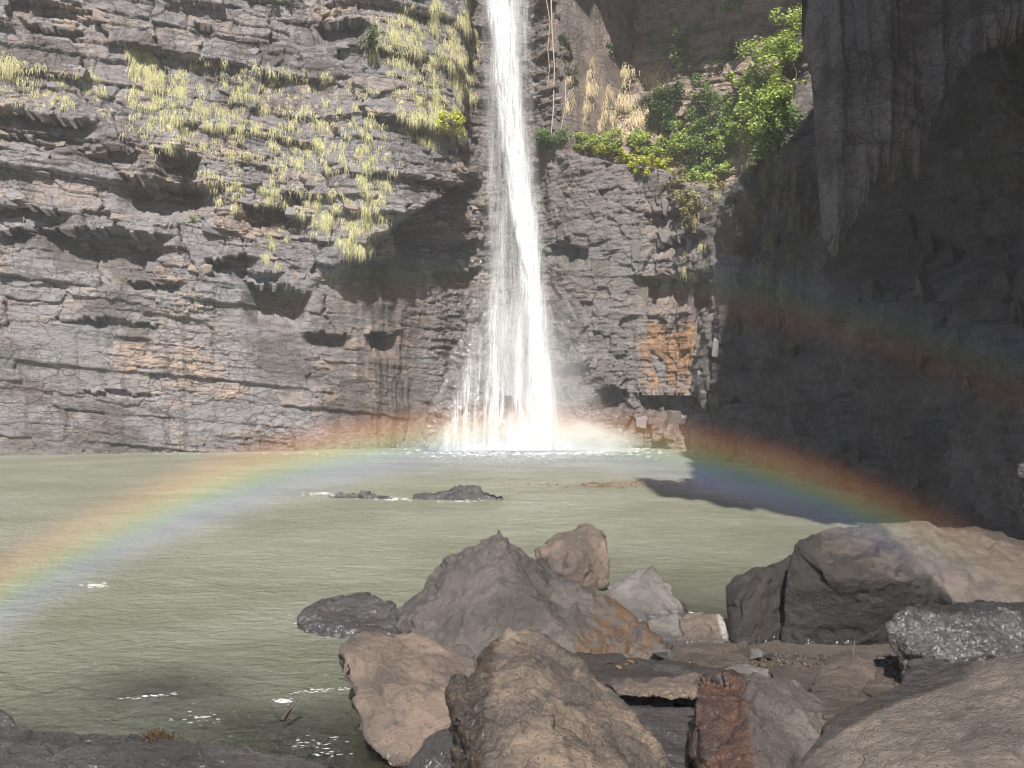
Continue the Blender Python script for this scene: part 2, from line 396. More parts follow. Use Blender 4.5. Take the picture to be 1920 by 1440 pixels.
def displacement(s, z):
    """outward push of the rock face (m) and its colour masks at plan length s, height z"""
    P, N = path_at(s)
    L = 1 - sst(S_A - 0.7, S_A + 0.7, s)                      # left wall
    R = sst(S_B - 1.0, S_B + 1.6, s)                          # right wall
    B = (1 - L) * (1 - R)
    wu = fbm2(s * .35, z * .35, 4, 5); wv = fbm2(s * .3 + 40, z * .5, 4, 9)
    u1 = s + .8 * wu; v1 = z + .15 * wv + .10 * (s - S_A) * L
    lowband = sst(7.2, 4.6, z + .5 * wv)                        # smooth, water-worn lower wall
    edge = sst(s_of(560), s_of(700), s)                        # brown ribbed end of the left wall
    # --- left wall blocks
    crook = fbm2(s * 2.6, z * 2.6, 3, 15); crk2 = fbm2(s * 7, z * 7, 2, 17)
    h, h2, ou, ov, eb = brick2((u1 + .25 * crook) / 2.3 + .12 * z, (v1 + .07 * crook) / 1.05, 21, .8, .8)
    big = (h - .5) * .50 + ou * (h2 - .5) * .50 - ov * (.02 + .22 * h2) - .10 * sst(.035, .0, eb)
    k, k2, pu, pv, em = brick2((u1 + .12 * crook + .05 * crk2) / .85 + .2 * z, (v1 + .05 * crook + .03 * crk2) / .36, 31, .9, .9)
    mid = np.where(k > .35, (k - .35) * .26, 0) + pu * (k2 - .5) * .24 - pv * .10 * (k2 - .2) - .07 * sst(.05, .0, em)
    q, q2, qu, qv, eq = brick2((s + .06 * crook + .04 * crk2) / .34, (z + .1 * (s - S_A) * L + .04 * crook + .02 * crk2) / .12, 41, .8, .8)
    sml = (q - .5) * .085 + qu * (q2 - .5) * .06 - qv * .035 - .015 * sst(.08, 0, eq)
    rub = sst(.50, .64, .5 + .5 * fbm2(s * .28 + 7, z * .45 + 3, 3, 61)) # broken areas against clean slabs
    layer = np.floor(v1 / .62 + .9 * fbm2(s * .11, z * .05, 2, 71) + .15 * crook).astype(np.int64)
    step = (_h2(layer, (s / 5.5 + wu).astype(np.int64), 81) - .5) * .30
    fine = fbm2(s * 3.2, z * 7.0, 4, 91) * .05 + crk2 * .012
    upper = big * .95 + mid * (.55 + .7 * rub) + sml * (.22 + 1.2 * rub) + step * .7 + fine * .8
    ribs = fbm2(s * 1.6, z * .25 + 3, 3, 97)
    lower = big * .34 + mid * .34 * (.3 + rub) + sml * (.2 + .7 * rub) + step * .30 + fbm2(s * .9 + .15 * z, z * 2.2, 6, 93, .6) * .06 + fine * .6
    dl = upper * (1 - lowband) + lower * lowband
    dl = dl * (1 - .4 * edge * lowband) + edge * lowband * (.32 * ribs - .25)
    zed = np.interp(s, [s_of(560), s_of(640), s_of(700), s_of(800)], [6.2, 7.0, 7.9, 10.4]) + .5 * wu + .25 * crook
    dl = dl + .035 * (z - 8) + 1.7 * edge * sst(-.25, .25, z - zed) * (1 - sst(s_of(795), s_of(822), s)) - .35 * edge * sst(0, -3, z - zed)
    # --- back wall: grey panel, columns, upper recess
    c1, c2, ch, cu, cv, ch2 = voro2(u1 / .55, (z + .3 * wv) / 1.25, 131)
    colm = (ch - .5) * .60 + cu * (ch2 - .5) * .5 - .16 * sst(.12, 0, c2 - c1)
    r1, r2, rh, ru, rv, rh2 = voro2(u1 / .8 + .35 * z, (z - .35 * s) / .6, 141)
    panel = (rh - .5) * .22 + ru * (rh2 - .5) * .42 + rv * (rh - .5) * .3 - .05 * sst(.06, 0, r2 - r1) + mid * .35 + sml * .7 + fine
    cm = sst(s_of(1185), s_of(1225), s + .25 * wu) * sst(12.5, 9.5, z)
    fallzone = sst(s_of(1012), s_of(960), s)
    rough = big * .8 + mid * 1.1 + sml * 1.2 + fine
    fallzone = np.maximum(fallzone, sst(11.8, 12.6, z) * sst(s_of(1070), s_of(1058), s) * .9)
    db = (panel * (1 - cm) + (colm * (1 - .45 * sst(5.8, 5.2, z) * sst(1.8, 2.4, z)) + mid * .6 + sml) * cm) * (1 - fallzone) + rough * fallzone
    # ledge and the recessed upper wall behind it
    zl = np.interp(s, [s_of(1000), s_of(1030), s_of(1180), s_of(1240), s_of(1290), S_B + 1], [12.3, 12.2, 11.5, 11.3, 10.4, 9.4]) + .25 * wu
    hasl = sst(s_of(1040), s_of(1056), s) * (1 - R)
    up = sst(0, .35, z - zl) * hasl
    db = db - up * (3.6 + .5 * fbm2(s * .5, z * .4, 3, 151)) - up * .22 * (z - zl) + up * mid * .6
    # apron of wet rock left of the fall
    al = np.interp(z, [0, 1.2, 3.5, 6.5], [s_of(788), s_of(812), s_of(855), s_of(890)])
    ap = sst(-.15, .35, s - al) * (1 - sst(s_of(1000), s_of(1040), s)) * np.clip(1 - z / 6.8, 0, 1)
    db = db + ap * 3.1
    dl = dl + ap * 1.6
    # --- right wall: drip flutes, flared foot, cave behind the hanging curtain
    v_ = z + .7 * wv
    fl = fbm2(s * 1.1 + .25 * v_, z * .16, 4, 161)
    fl2 = fbm2(s * 4.2 + .3 * v_, z * .30, 5, 171, .6)
    t1, t2, th, tu, tv, th2 = voro2(s / 1.5 + .4 * wu, z / 1.1 + .4 * wv, 181)
    foot = sst(6.2, .5, z) * (.5 + .9 * vn2(s * .45, z * 0 + 3, 191))
    cave = sst(4.2, 6.0, z) * sst(s_of(1530), s_of(1600), s) * (1 - sst(s_of(2050), s_of(2250), s))
    lean = np.clip(z - (9.2 + .6 * wu), 0, 12) * .95 * (1 - sst(s_of(1545), s_of(1600), s))
    dr = fl * .5 + fl2 * .34 + (th - .5) * .6 + tu * (th2 - .5) * .6 + tv * .25 + mid * .9 + sml * 1.2 + foot - cave * 3.0 - lean
    d = dl * L + db * B + dr * R
    # --- hollows
    wob = fbm2(s * 1.1, z * 0, 4, 201) * .30 + fbm2(s * 4, z * 0, 3, 205) * .12
    wsm = fbm2(s * .45, z * 0, 2, 203) * .15
    wob = np.round((wob + .10 * fbm2(s * .5, z * 0, 2, 207)) / .10) * .10
    for (x0, x1, y, dep, hh) in HOLLOWS + HOLLOWS_BACK:
        s0, zz = sz(x0, y); s1, _ = sz(x1, y)
        box = (s > s0 - 1) & (s < s1 + 1) & (z > zz - hh - 1) & (z < zz + 1.2)
        if not box.any(): continue
        sb, zb = s[box], z[box]
        dip = -.06 * (sb - (s0 + s1) / 2) if x1 < 700 else 0
        top = zz + dip + wob[box]
        env = sst(s0 - .25, s0 + .35 * (s1 - s0), sb + .3 * wv[box]) * sst(s1 + .25, s1 - .35 * (s1 - s0), sb + .3 * wv[box])
        rel = (top - zb) / hh; rels = np.maximum((zz + dip + wsm[box] - zb) / hh, 0)
        r = np.where((rel > 0) & (rels < 1.15), 1.5 * dep * np.clip(1.12 - rels, 0, 1) ** .8, 0) * np.minimum(env * 1.5, 1)
        lip = np.where(rel <= 0, .22 * dep * np.clip(1 + rel * 1.2, 0, 1), 0) * env
        dd = d[box]; dd = dd - r + lip; d[box] = dd
    # --- masks
    tan = np.clip(L * (.08 + .50 * rub * (k > .45) + .22 * (q > .7) * rub + .25 * (h2 > .75) - .5 * (h2 < .55) * (1 - rub) + .40 * edge * lowband - .1 * lowband - .25 * (k2 > .6)), -.5, 1)
    tan = tan + B * (.15 + 1.0 * up + .35 * fallzone * (z > 8))
    wet = np.clip(ap * 2.2, 0, 1) + B * sst(11.5, 5.5, z) * .85 * (.35 + .65 * sst(s_of(1230), s_of(1060), s)) + L * edge * sst(4.5, 1, z) * .3 + L * sst(s_of(200), s_of(20), s) * lowband * .35 * vn2(s, z, 7) + L * sst(.7, .1, z) * .7 + fallzone * B * .5
    orange = B * cm * sst(5.6, 4.9, z + .3 * wv) * sst(2.1, 2.6, z + .35 * wu) * (ch2 > .2) * sst(s_of(1185), s_of(1200), s) * (1 - sst(s_of(1292), s_of(1300), s))
    brownbits = B * cm * .45 * (ch > .5)
    tan = np.clip(tan + brownbits, -.4, 1)
    dark = np.clip(R * (.62 + .55 * fl + .25 * fl2 + .35 * (th - .5)) + B * up * .05 + B * (1 - up) * (1 - cm) * .38 * (1 - orange) + L * edge * sst(.3, -.6, z - zed) * .70 * sst(.38, .12, ribs) + B * cm * .25, 0, 1)  # left-wall term paints shade under the end overhang, over brown wet rock
    return d, np.clip(tan, -.5, 1), np.clip(wet, 0, 1), np.clip(orange, 0, 1), dark

SURF = {}
def cliff(name, s0, s1, ds, z0, z1, dz, label, extra_top=None):
    s = np.arange(s0, s1 + ds * .5, ds); z = np.arange(z0, z1, dz)
    if extra_top is not None: z = np.concatenate([z, np.arange(z1, extra_top, .5)])
    Sg, Zg = np.meshgrid(s, z, indexing='ij')
    sf, zf = Sg.ravel(), Zg.ravel()
    d, tan, wet, orange, dark = displacement(sf, zf)
    P, N = path_at(sf)
    V = np.stack([P[:, 0] + N[:, 0] * d, P[:, 1] + N[:, 1] * d, zf], 1)
    me = mesh_from(name, V, grid_faces(len(s), len(z)))
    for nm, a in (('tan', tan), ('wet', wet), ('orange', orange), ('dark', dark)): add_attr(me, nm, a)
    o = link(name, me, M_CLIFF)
    tag(o, label, kind='structure')
    SURF[name] = (s, z, V.reshape(len(s), len(z), 3))
    return o
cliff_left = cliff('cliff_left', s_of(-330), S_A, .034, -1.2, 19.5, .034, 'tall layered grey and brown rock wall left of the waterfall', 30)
cliff_back = cliff('cliff_back', S_A, S_B, .036, -1.2, 20.5, .036, 'wet fractured rock wall behind and right of the waterfall', 30)
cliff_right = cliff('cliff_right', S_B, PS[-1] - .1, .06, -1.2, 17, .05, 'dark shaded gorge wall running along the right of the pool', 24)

_PROJ = []
for _n in ('cliff_left', 'cliff_back', 'cliff_right'):
    _s, _z, _V = SURF[_n]
    _q = _V[::3, ::3].reshape(-1, 3); _q = _q[_q[:, 1] > 9]
    _nn = path_at(np.repeat(_s[::3], len(_z[::3])))[1][(_V[::3, ::3].reshape(-1, 3))[:, 1] > 9]
    _PROJ.append((_q, 960 + F * _q[:, 0] / _q[:, 1], 720 - F * (_q[:, 2] - CH) / _q[:, 1], _nn))
_PV, _PX_, _PY_, _PN = [np.concatenate([p[i] for p in _PROJ]) for i in range(4)]
def surf(px, py):
    """front-most point of the cliffs along a line of sight, and the wall's outward normal there"""
    d = np.hypot(_PX_ - px, _PY_ - py)
    c = np.where(d < 7)[0]
    i = c[np.argmin(_PV[c, 1])] if len(c) else int(np.argmin(d))
    return Vector(_PV[i]), Vector((_PN[i, 0], _PN[i, 1], 0))

# off-frame brow on the right, added and outlined to cast shade on wall and pool
def brow():  # builds the added brow and the unseen roof, both shade casters
    lo = [(3.4, 21.9), (4.8, 19.6), (6.2, 17.2), (7.4, 15.8), (8.6, 14.8), (11, 13.5), (16, 12)]
    hi = [(3.4, 22.0), (4.6, 24.5), (5.6, 29.5), (6.9, 34), (7.6, 37.5), (7.75, 43), (9.9, 43.8), (11, 47), (16, 49)]
    xs = np.arange(3.4, 16, .1)
    y0, y1 = 1.5, 5.5
    bm = bmesh.new(); rows = []
    for i, x in enumerate(xs):
        zl = np.interp(x, *zip(*lo)) - y0 + .35 * math.sin(x * 5.1) * (x > 4) + .3 * math.sin(x * 13.7)
        zh = np.interp(x, *zip(*hi)) - y1 + .5 * math.sin(x * 4.3 + 1) + .45 * math.sin(x * 11.1)
        zh = max(zh, zl + .2) if x < 5 else zh
        rows.append([bm.verts.new((x, y0, zl)), bm.verts.new((x, y1 - 1.5, zl + .3)), bm.verts.new((x, y1, max(zh, zl + .4))), bm.verts.new((x, y0 + 1, max(zh + 1.5, zl + 1)))])
    for a, b in zip(rows, rows[1:]):
        for q in range(4):
            bm.faces.new((a[q], b[q], b[(q + 1) % 4], a[(q + 1) % 4]))
    bm.faces.new(rows[0]); bm.faces.new(list(reversed(rows[-1])))
    bmesh.ops.recalc_face_normals(bm, faces=bm.faces)
    me = bpy.data.meshes.new('brow_shade_caster'); bm.to_mesh(me); bm.free()
    link('brow_shade_caster', me, M_SLAB[2], cliff_right)
    # unseen roof added over the back recess to cast its upper shade
    bm = bmesh.new(); rows = []
    for i, x in enumerate(np.arange(1.6, 15, .25)):
        sl = np.interp(x, [1.6, 2.3, 4.2, 6, 8, 10.2, 12, 15], [63, 59.2, 59.6, 58.4, 58.0, 57.0, 56, 55]) + .5 * math.sin(x * 3.7) + .25 * math.sin(x * 9)
        z0 = sl - 34.0
        rows.append([bm.verts.new((x, 34.0, z0)), bm.verts.new((x, 46, z0 - 1)), bm.verts.new((x, 46, z0 + 9)), bm.verts.new((x, 34.5, z0 + 9))])
    for a, b in zip(rows, rows[1:]):
        for q in range(4):
            bm.faces.new((a[q], b[q], b[(q + 1) % 4], a[(q + 1) % 4]))
    bm.faces.new(rows[0]); bm.faces.new(list(reversed(rows[-1])))
    bmesh.ops.recalc_face_normals(bm, faces=bm.faces)
    me = bpy.data.meshes.new('roof_shade_caster'); bm.to_mesh(me); bm.free()
    link('roof_shade_caster', me, M_SLAB[2], cliff_back)
brow()

# the hanging curtain of rock in front of the right wall
def curtain():
    bx = [1508, 1516, 1530, 1537, 1541, 1546, 1552, 1562, 1576, 1596, 1612, 1630, 1645, 1655, 1668, 1682, 1692, 1702, 1712, 1722, 1732, 1742, 1756, 1772, 1790, 1815, 1850, 1900, 1960, 2060]
    by = [60, 110, 150, 210, 290, 390, 452, 470, 466, 428, 395, 352, 320, 318, 325, 334, 318, 300, 296, 318, 318, 285, 245, 210, 160, 120, 80, 62, 40, 0]
    nu, nf, nb = 260, 260, 40
    px = np.linspace(1508, 2060, nu)
    Yf = np.interp(px, [1508, 1560, 1750, 2060], [19.6, 18.6, 18.0, 16.0])
    zb = CH - (np.interp(px, bx, by) + 6 * np.sin(px * .35) + 7 * np.sin(px * .83 + 1) + 5 * np.sin(px * 1.9) - 720) / F * Yf
    ztop = 16.0
    th = .15 + 3.0 * np.sqrt(np.clip((px - 1508) / 552, 0, 1))
    V = np.zeros((nu, nf + nb, 3)); tan = np.zeros((nu, nf + nb))
    for i in range(nu):
        X = (px[i] - 960) / F * Yf[i]
        t = np.linspace(0, 1, nf); z = ztop + (zb[i] - ztop) * t
        a = np.full(nf, X * 1.0)
        d = .30 * fbm2(a * 1.6 + .06 * z, z * .12, 4, 301) + .13 * fbm2(a * 5 + .1 * z, z * .3, 4, 311) + .05 * fbm2(a * 9, z * 3, 3, 321)
        d = d + .18 * (z - zb[i]) * .25
        endr = .35 * (1 - np.sqrt(np.clip((z - zb[i]) / .5, 0, 1)))
        V[i, :nf, 0] = X + .08 * fbm2(z * 1.5, a * 0 + 5, 3, 331); V[i, :nf, 1] = Yf[i] - d + endr * .5; V[i, :nf, 2] = z
        t2 = np.linspace(0, 1, nb)
        zz = zb[i] + (ztop - zb[i]) * t2
        V[i, nf:, 0] = X + .1 * t2 * 3; V[i, nf:, 1] = Yf[i] + .2 + th[i] * np.minimum(1, t2 * 3 + .06); V[i, nf:, 2] = zz + .04
        tan[i, :nf] = .1 + .4 * fbm2(a * 2.2, z * .08, 3, 341)
    me = mesh_from('rock_curtain', V.reshape(-1, 3), grid_faces(nu, nf + nb))
    n = nu * (nf + nb)
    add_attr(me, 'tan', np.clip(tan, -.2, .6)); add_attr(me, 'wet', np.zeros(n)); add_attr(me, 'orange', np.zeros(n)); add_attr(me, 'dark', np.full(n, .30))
    link('rock_curtain', me, M_CLIFF, cliff_right)['label'] = 'hanging curtain of fluted rock with a jagged lower edge'
curtain()

# ------------------------------------------------------------------ loose slabs and blocks that stand proud of the walls
def block_mesh(name, seed, w, h, d, n=16):
    r = random.Random(seed); bm = bmesh.new()
    for i in range(n):
        x, y, z = r.uniform(-1, 1), r.uniform(-1, 1), r.uniform(-1, 1)
        m = max(abs(x), abs(y), abs(z)) or 1
        k = .8 + .2 * r.random()
        bm.verts.new((x / m * w / 2 * k, y / m * d / 2 * k, z / m * h / 2 * k))
    bmesh.ops.convex_hull(bm, input=bm.verts)
    bmesh.ops.delete(bm, geom=[v for v in bm.verts if not v.link_faces], context='VERTS')
    bmesh.ops.bevel(bm, geom=list(bm.edges), offset=min(w, h, d) * .03, segments=1, affect='EDGES')
    bmesh.ops.triangulate(bm, faces=bm.faces)
    me = bpy.data.meshes.new(name); bm.to_mesh(me); bm.free()
    return me
SLABS = {}
def slab_variants(key, mi, dims, cnt):
    SLABS[key] = []
    for i in range(cnt):
        w, h, d = dims
        me = block_mesh('rock_slab', hash((mi, i)) % 1000 + 17 * i, w, h, d, 18); me.materials.append(M_SLAB[mi]); SLABS[key].append(me)
slab_variants('grey', 0, (1, .42, .5), 8); slab_variants('tan', 1, (1, .40, .5), 8); slab_variants('dark', 2, (.8, .6, .5), 6)
M_SLAB.append(slab_material('slab_black', (0.010, 0.009, 0.009), (0.045, 0.038, 0.035), .6))
slab_variants('wall', 4, (.6, 1.1, .5), 8)
slab_variants('col', 2, (.5, 1.2, .5), 6); slab_variants('orange', 3, (.5, 1.1, .5), 6); slab_variants('colgrey', 0, (.5, 1.1, .45), 6)
def place_slab(px, py, key, size, parent, sink=.12, name='rock_slab', roll=.18):
    p, n = surf(px, py)
    o = bpy.data.objects.new(name, rng.choice(SLABS[key])); COL.objects.link(o)
    o.location = p - n * sink * size
    o.rotation_euler = (rng.uniform(-.15, .15), rng.uniform(-roll, roll) + .06, math.atan2(n.x, -n.y) + rng.uniform(-.35, .35))
    o.scale = (size * rng.uniform(.7, 1.35), size * rng.uniform(.7, 1.1), size * rng.uniform(.6, 1.2))
    o.parent = parent
for i in range(150):
    px = rng.uniform(-5, 740); py = rng.uniform(5, 520) if rng.random() < .85 else rng.uniform(520, 640)
    place_slab(px, py, 'grey' if rng.random() < .72 else 'tan', rng.uniform(.5, 1.3) * (1 if py < 520 else .7), cliff_left, .24)
for i in range(42):
    place_slab(rng.uniform(800, 905), rng.uniform(290, 540), rng.choice(['dark', 'tan', 'grey']), rng.uniform(.4, .8), cliff_back if rng.random() < .6 else cliff_left, .15)
for i in range(64):
    px = rng.uniform(1195, 1335); py = rng.uniform(385, 800)
    key = 'orange' if (1192 < px < 1296 and 605 < py < 730 and rng.random() < .0) else rng.choice(['col', 'col', 'colgrey', 'dark'])
    if 1185 < px < 1300 and 595 < py < 745: continue
    place_slab(px, py, key, rng.uniform(.55, 1.1), cliff_back, .26 if key == 'orange' else .2, 'rock_block', .06)
for i in range(90):
    place_slab(rng.uniform(1345, 1910), rng.uniform(420, 900), 'wall', rng.uniform(.4, 1.0), cliff_right, .30, 'rock_block', .3)
for i in range(30):
    place_slab(rng.uniform(1000, 1055), rng.uniform(10, 270), rng.choice(['dark', 'tan']), rng.uniform(.35, .7), cliff_back, .1)
for i in range(30):
    place_slab(rng.uniform(1060, 1200), rng.uniform(560, 810), rng.choice(['dark', 'dark', 'grey']), rng.uniform(.35, .7), cliff_back, .2)

# ------------------------------------------------------------------ pool bed, shore and water
def bed_z(x, y):
    shore = 6.3 + 3.2 * sst(-1.5, 1.5, x) + .9 * sst(3, 6, x)         # nearer than this: land
    t = y - shore
    n = fbm2(x * .6, y * .6, 4, 401)
    b = np.where(t < 0, np.minimum(.02 - .02 * t, .12), .02 - .22 * t)
    left = sst(-.3, -2.2, x)
    b = b * (1 - left) + left * np.minimum(.2, -.14 - .20 * (y - 5.6))
    return np.maximum(b, -2.6) + .10 * n
def build_bed():
    x = np.arange(-45, 16, .16); y = np.arange(-8, 44, .16)
    X, Y = np.meshgrid(x, y, indexing='ij')
    Z = bed_z(X, Y)
    me = mesh_from('ground', np.stack([X, Y, Z], -1).reshape(-1, 3), grid_faces(len(x), len(y)))
    k = NT('wet_gravel'); P = k.pos(); n1 = k.noise(P, 1.6, 6, .65); n2 = k.noise(P, 22, 5, .65)
    c = k.mix(n1, (.035, .03, .027), (.11, .088, .07)); c = k.mix(k.rng(n2, .58, .72), c, (.17, .14, .115))
    m = k.done(k.bsdf(Base_Color=c, Roughness=k.rng(n2, .3, .7, .35, .8), Normal=k.bump(k.m('ADD', n2, n1), .8, .06)))
    tag(link('ground', me, m), 'dark wet gravel and rock under the boulders and the pool', kind='structure')
build_bed()

def water_material():
    k = NT('pool_water'); P = k.pos()
    dep = k.attr('depth')
    n0 = k.noise(k.mapped(P, (1, 1.3, 1)), .30, 5, .6, .5); n1 = k.noise(k.mapped(P, (1, 1.8, 1)), 1.1, 5, .6, .4)
    r1 = k.noise(k.mapped(P, (1, 1.5, 1)), 1.3, 5, .62, 1.0); r2 = k.noise(k.mapped(P, (1, 1.4, 1)), 5.0, 4, .62, .8); r3 = k.noise(k.mapped(P, (1, 1.6, 1)), 24, 3, .6)
    milk = k.mix(k.rng(n0, .35, .65), (.168, .172, .124), (.212, .216, .166))
    milk = k.mix(k.m('MULTIPLY', k.rng(n1, .5, .72), .18), milk, (.32, .33, .27))
    h = k.m('ADD', k.m('MULTIPLY', r1, 1.0), k.m('ADD', k.m('MULTIPLY', r2, .75), k.m('MULTIPLY', r3, .28)))
    nb = k.bump(h, 1.0, .22)
    tr = k.n('ShaderNodeBsdfTransparent', ins={'Color': (.80, .84, .66)})
    df = k.n('ShaderNodeBsdfDiffuse', ins={'Color': milk, 'Normal': k.bump(k.m('ADD', k.m('MULTIPLY', r1, .7), k.m('ADD', k.m('MULTIPLY', r2, .8), k.m('MULTIPLY', r3, .2))), .75, .13)})
    body = k.n('ShaderNodeMixShader'); k.put(body, 0, k.m('SUBTRACT', 1.0, k.m('POWER', 2.718, k.m('MULTIPLY', dep, -1.5)), clamp=True))
    k.put(body, 1, tr.outputs[0]); k.put(body, 2, df.outputs[0])
    gl = k.n('ShaderNodeBsdfGlossy', ins={'Color': (.95, .97, 1), 'Roughness': .10, 'Normal': nb})
    fr = k.n('ShaderNodeFresnel', ins={'IOR': 1.33, 'Normal': nb})
    mx = k.n('ShaderNodeMixShader'); k.put(mx, 0, k.m('MULTIPLY', fr.outputs[0], .9)); k.put(mx, 1, body.outputs[0]); k.put(mx, 2, gl.outputs[0])
    return k.done(mx)
def wave(X, Y):
    far = sst(40, 6, Y)
    w = .030 * fbm2(X * .55, Y * .95, 3, 501) + .016 * fbm2(X * 1.7 + .3 * Y, Y * 3.0, 3, 511)
    dist = np.hypot(X - 1.0, Y - 37.0)
    w = w + .02 * np.sin(dist * 3.1 + 2 * fbm2(X * .4, Y * .4, 2, 521)) * np.exp(-dist / 14)
    return w * (.6 + .4 * far)
def build_water():
    y = np.concatenate([np.arange(3.0, 14, .06), np.arange(14, 42.5, .12)]); x = np.concatenate([np.arange(-42, -12, .3), np.arange(-12, 11.5, .10)])
    X, Y = np.meshgrid(x, y, indexing='ij')
    Z = wave(X, Y)
    dep = np.clip(-bed_z(X, Y), 0, 3)
    for (cx, cy, cr) in ((-1.95, 7.1, .75), (-1.35, 6.55, .55), (-3.0, 8.0, .6), (-4.2, 6.9, .5)):     # the submerged rocks come close to the surface
        dep = dep * (1 - .75 * np.exp(-((X - cx) ** 2 * .6 + (Y - cy) ** 2) / cr ** 2))
    me = mesh_from('pool_water', np.stack([X, Y, Z], -1).reshape(-1, 3), grid_faces(len(x), len(y)))
    add_attr(me, 'depth', dep); smooth_on(me)
    tag(link('pool_water', me, water_material()), 'murky olive green plunge pool with small ripples', kind='structure')
build_water()

# ------------------------------------------------------------------ boulders
def hull_bm(bm, pts):
    vs = [bm.verts.new(p) for p in pts]
    r = bmesh.ops.convex_hull(bm, input=vs)
    junk = [g for g in r['geom_interior'] if isinstance(g, bmesh.types.BMVert)] + [g for g in r['geom_unused'] if isinstance(g, bmesh.types.BMVert)]
    bmesh.ops.delete(bm, geom=list(set(junk)), context='VERTS')

def boulder(name, label, hulls, mat, voxel=.03, amp=.05, freq=1.6, chip=.03, smooth=2, floor=-.35, cat='boulder', group=None, seed=0, crag=0.0, parent=None):
    bm = bmesh.new()
    allp = []
    for pts in hulls:
        W = [at(*p) for p in pts]
        lowest = sorted(W, key=lambda v: v.z)[:max(4, len(W) // 3)]
        W += [Vector((v.x, v.y + .05, min(floor, v.z - .1))) for v in lowest] if floor is not None else []
        hull_bm(bm, W); allp += W
    base = Vector((sum(p.x for p in allp) / len(allp), sum(p.y for p in allp) / len(allp), min(p.z for p in allp)))
    bmesh.ops.translate(bm, verts=bm.verts, vec=-base)
    me0 = bpy.data.meshes.new(name); bm.to_mesh(me0); bm.free()
    tmp = bpy.data.objects.new('tmp', me0); COL.objects.link(tmp)
    md = tmp.modifiers.new('r', 'REMESH'); md.mode = 'VOXEL'; md.voxel_size = voxel; md.adaptivity = 0
    dg = bpy.context.evaluated_depsgraph_get()
    me = bpy.data.meshes.new_from_object(tmp.evaluated_get(dg))
    bpy.data.objects.remove(tmp); bpy.data.meshes.remove(me0)
    bm = bmesh.new(); bm.from_mesh(me)
    for _ in range(smooth): bmesh.ops.smooth_vert(bm, verts=bm.verts, factor=.5, use_axis_x=True, use_axis_y=True, use_axis_z=True)
    bm.normal_update(); bm.to_mesh(me); bm.free()
    n = len(me.vertices)
    co = np.empty(n * 3, np.float32); me.vertices.foreach_get('co', co); co = co.reshape(-1, 3).astype(float)
    no = np.empty(n * 3, np.float32); me.vertex_normals.foreach_get('vector', no); no = no.reshape(-1, 3).astype(float)
    p = co + np.array(base) * .37 + seed * 3.1
    d = amp * .6 * fbm3(p * freq, 4, 601 + seed) + chip * np.abs(fbm3(p * freq * 3.1, 4, 611 + seed)) * -1.0 + chip * .35 * fbm3(p * freq * 11, 3, 621 + seed)
    pw = p + .06 * np.stack([fbm3(p * 4, 2, 641), fbm3(p * 4 + 9, 2, 643), fbm3(p * 4 + 19, 2, 645)], 1)
    d = d + amp * 2.5 * facets3(pw * freq * 1.3, 651 + seed) + amp * .75 * facets3(pw * freq * 4.2, 661 + seed)
    if crag:
        lay = fbm3(p * np.array([.8, .8, 5.0]) * freq, 3, 631 + seed); d = d + crag * (np.round(lay * 6) / 6) * .6 + crag * .4 * lay
    co = co + no * d[:, None]
    me.vertices.foreach_set('co', co.astype(np.float32).ravel())
    smooth_on(me, True); me.update()
    me.name = name
    me.materials.clear()
    o = link(name, me, mat, parent, base)
    if parent is None: tag(o, label, cat, group)
    else: o.location = base - parent.location
    return o

M_PYR = boulder_material('boulder_pyramid', (0.0518, 0.0459, 0.0426), (0.0977, 0.0831, 0.0739), (0.0266, 0.0262, 0.0263), .75, .22, .35, 80, .9, ((.060, .034, .019), (.125, .070, .034)), .2)
M_GREYCOOL = boulder_material('boulder_cool_grey', (0.0805, 0.0752, 0.0706), (0.1484, 0.1358, 0.1257), (0.0420, 0.0379, 0.0363), .5, .05, .3)
M_TAN = boulder_material('boulder_tan', (0.0912, 0.0704, 0.0584), (0.1824, 0.1347, 0.1036), (0.0532, 0.0479, 0.0452), .8, .18, .45, 70, 1.0, ((0.1976, 0.1797, 0.1605), (0.3496, 0.3219, 0.2918)), .05)
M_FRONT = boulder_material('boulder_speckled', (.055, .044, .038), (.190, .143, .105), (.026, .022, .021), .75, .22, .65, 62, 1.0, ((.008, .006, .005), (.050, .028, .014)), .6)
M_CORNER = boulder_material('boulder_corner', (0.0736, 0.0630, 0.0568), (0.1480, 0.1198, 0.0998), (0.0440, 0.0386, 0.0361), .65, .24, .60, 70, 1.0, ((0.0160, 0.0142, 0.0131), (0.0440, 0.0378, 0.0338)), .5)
M_WETDARK = boulder_material('boulder_wet_dark', (0.040, 0.036, 0.036), (0.080, 0.070, 0.068), (0.019, 0.018, 0.018), .5, .75, .35, 70, 1.0)
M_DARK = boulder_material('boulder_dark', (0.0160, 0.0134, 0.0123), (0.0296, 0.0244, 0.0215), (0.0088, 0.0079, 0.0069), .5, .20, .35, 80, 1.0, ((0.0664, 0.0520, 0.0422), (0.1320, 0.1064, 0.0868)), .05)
M_SLABTOP = boulder_material('slab_dark_top', (0.0272, 0.0234, 0.0212), (0.0476, 0.0402, 0.0359), (0.0170, 0.0151, 0.0131), .5, .35, .35, 80, .8)
M_RED = boulder_material('boulder_red_grey', (0.0608, 0.0504, 0.0468), (0.1184, 0.0993, 0.0891), (0.0320, 0.0276, 0.0261), .6, .25, .40, 70, 1.0, ((.018, .007, .004), (.088, .029, .011)), .5)
M_BROWN = boulder_material('boulder_brown', (0.0530, 0.0400, 0.0322), (0.1053, 0.0799, 0.0636), (0.0250, 0.0192, 0.0172), .6, .25, .4, 80, 1.0)
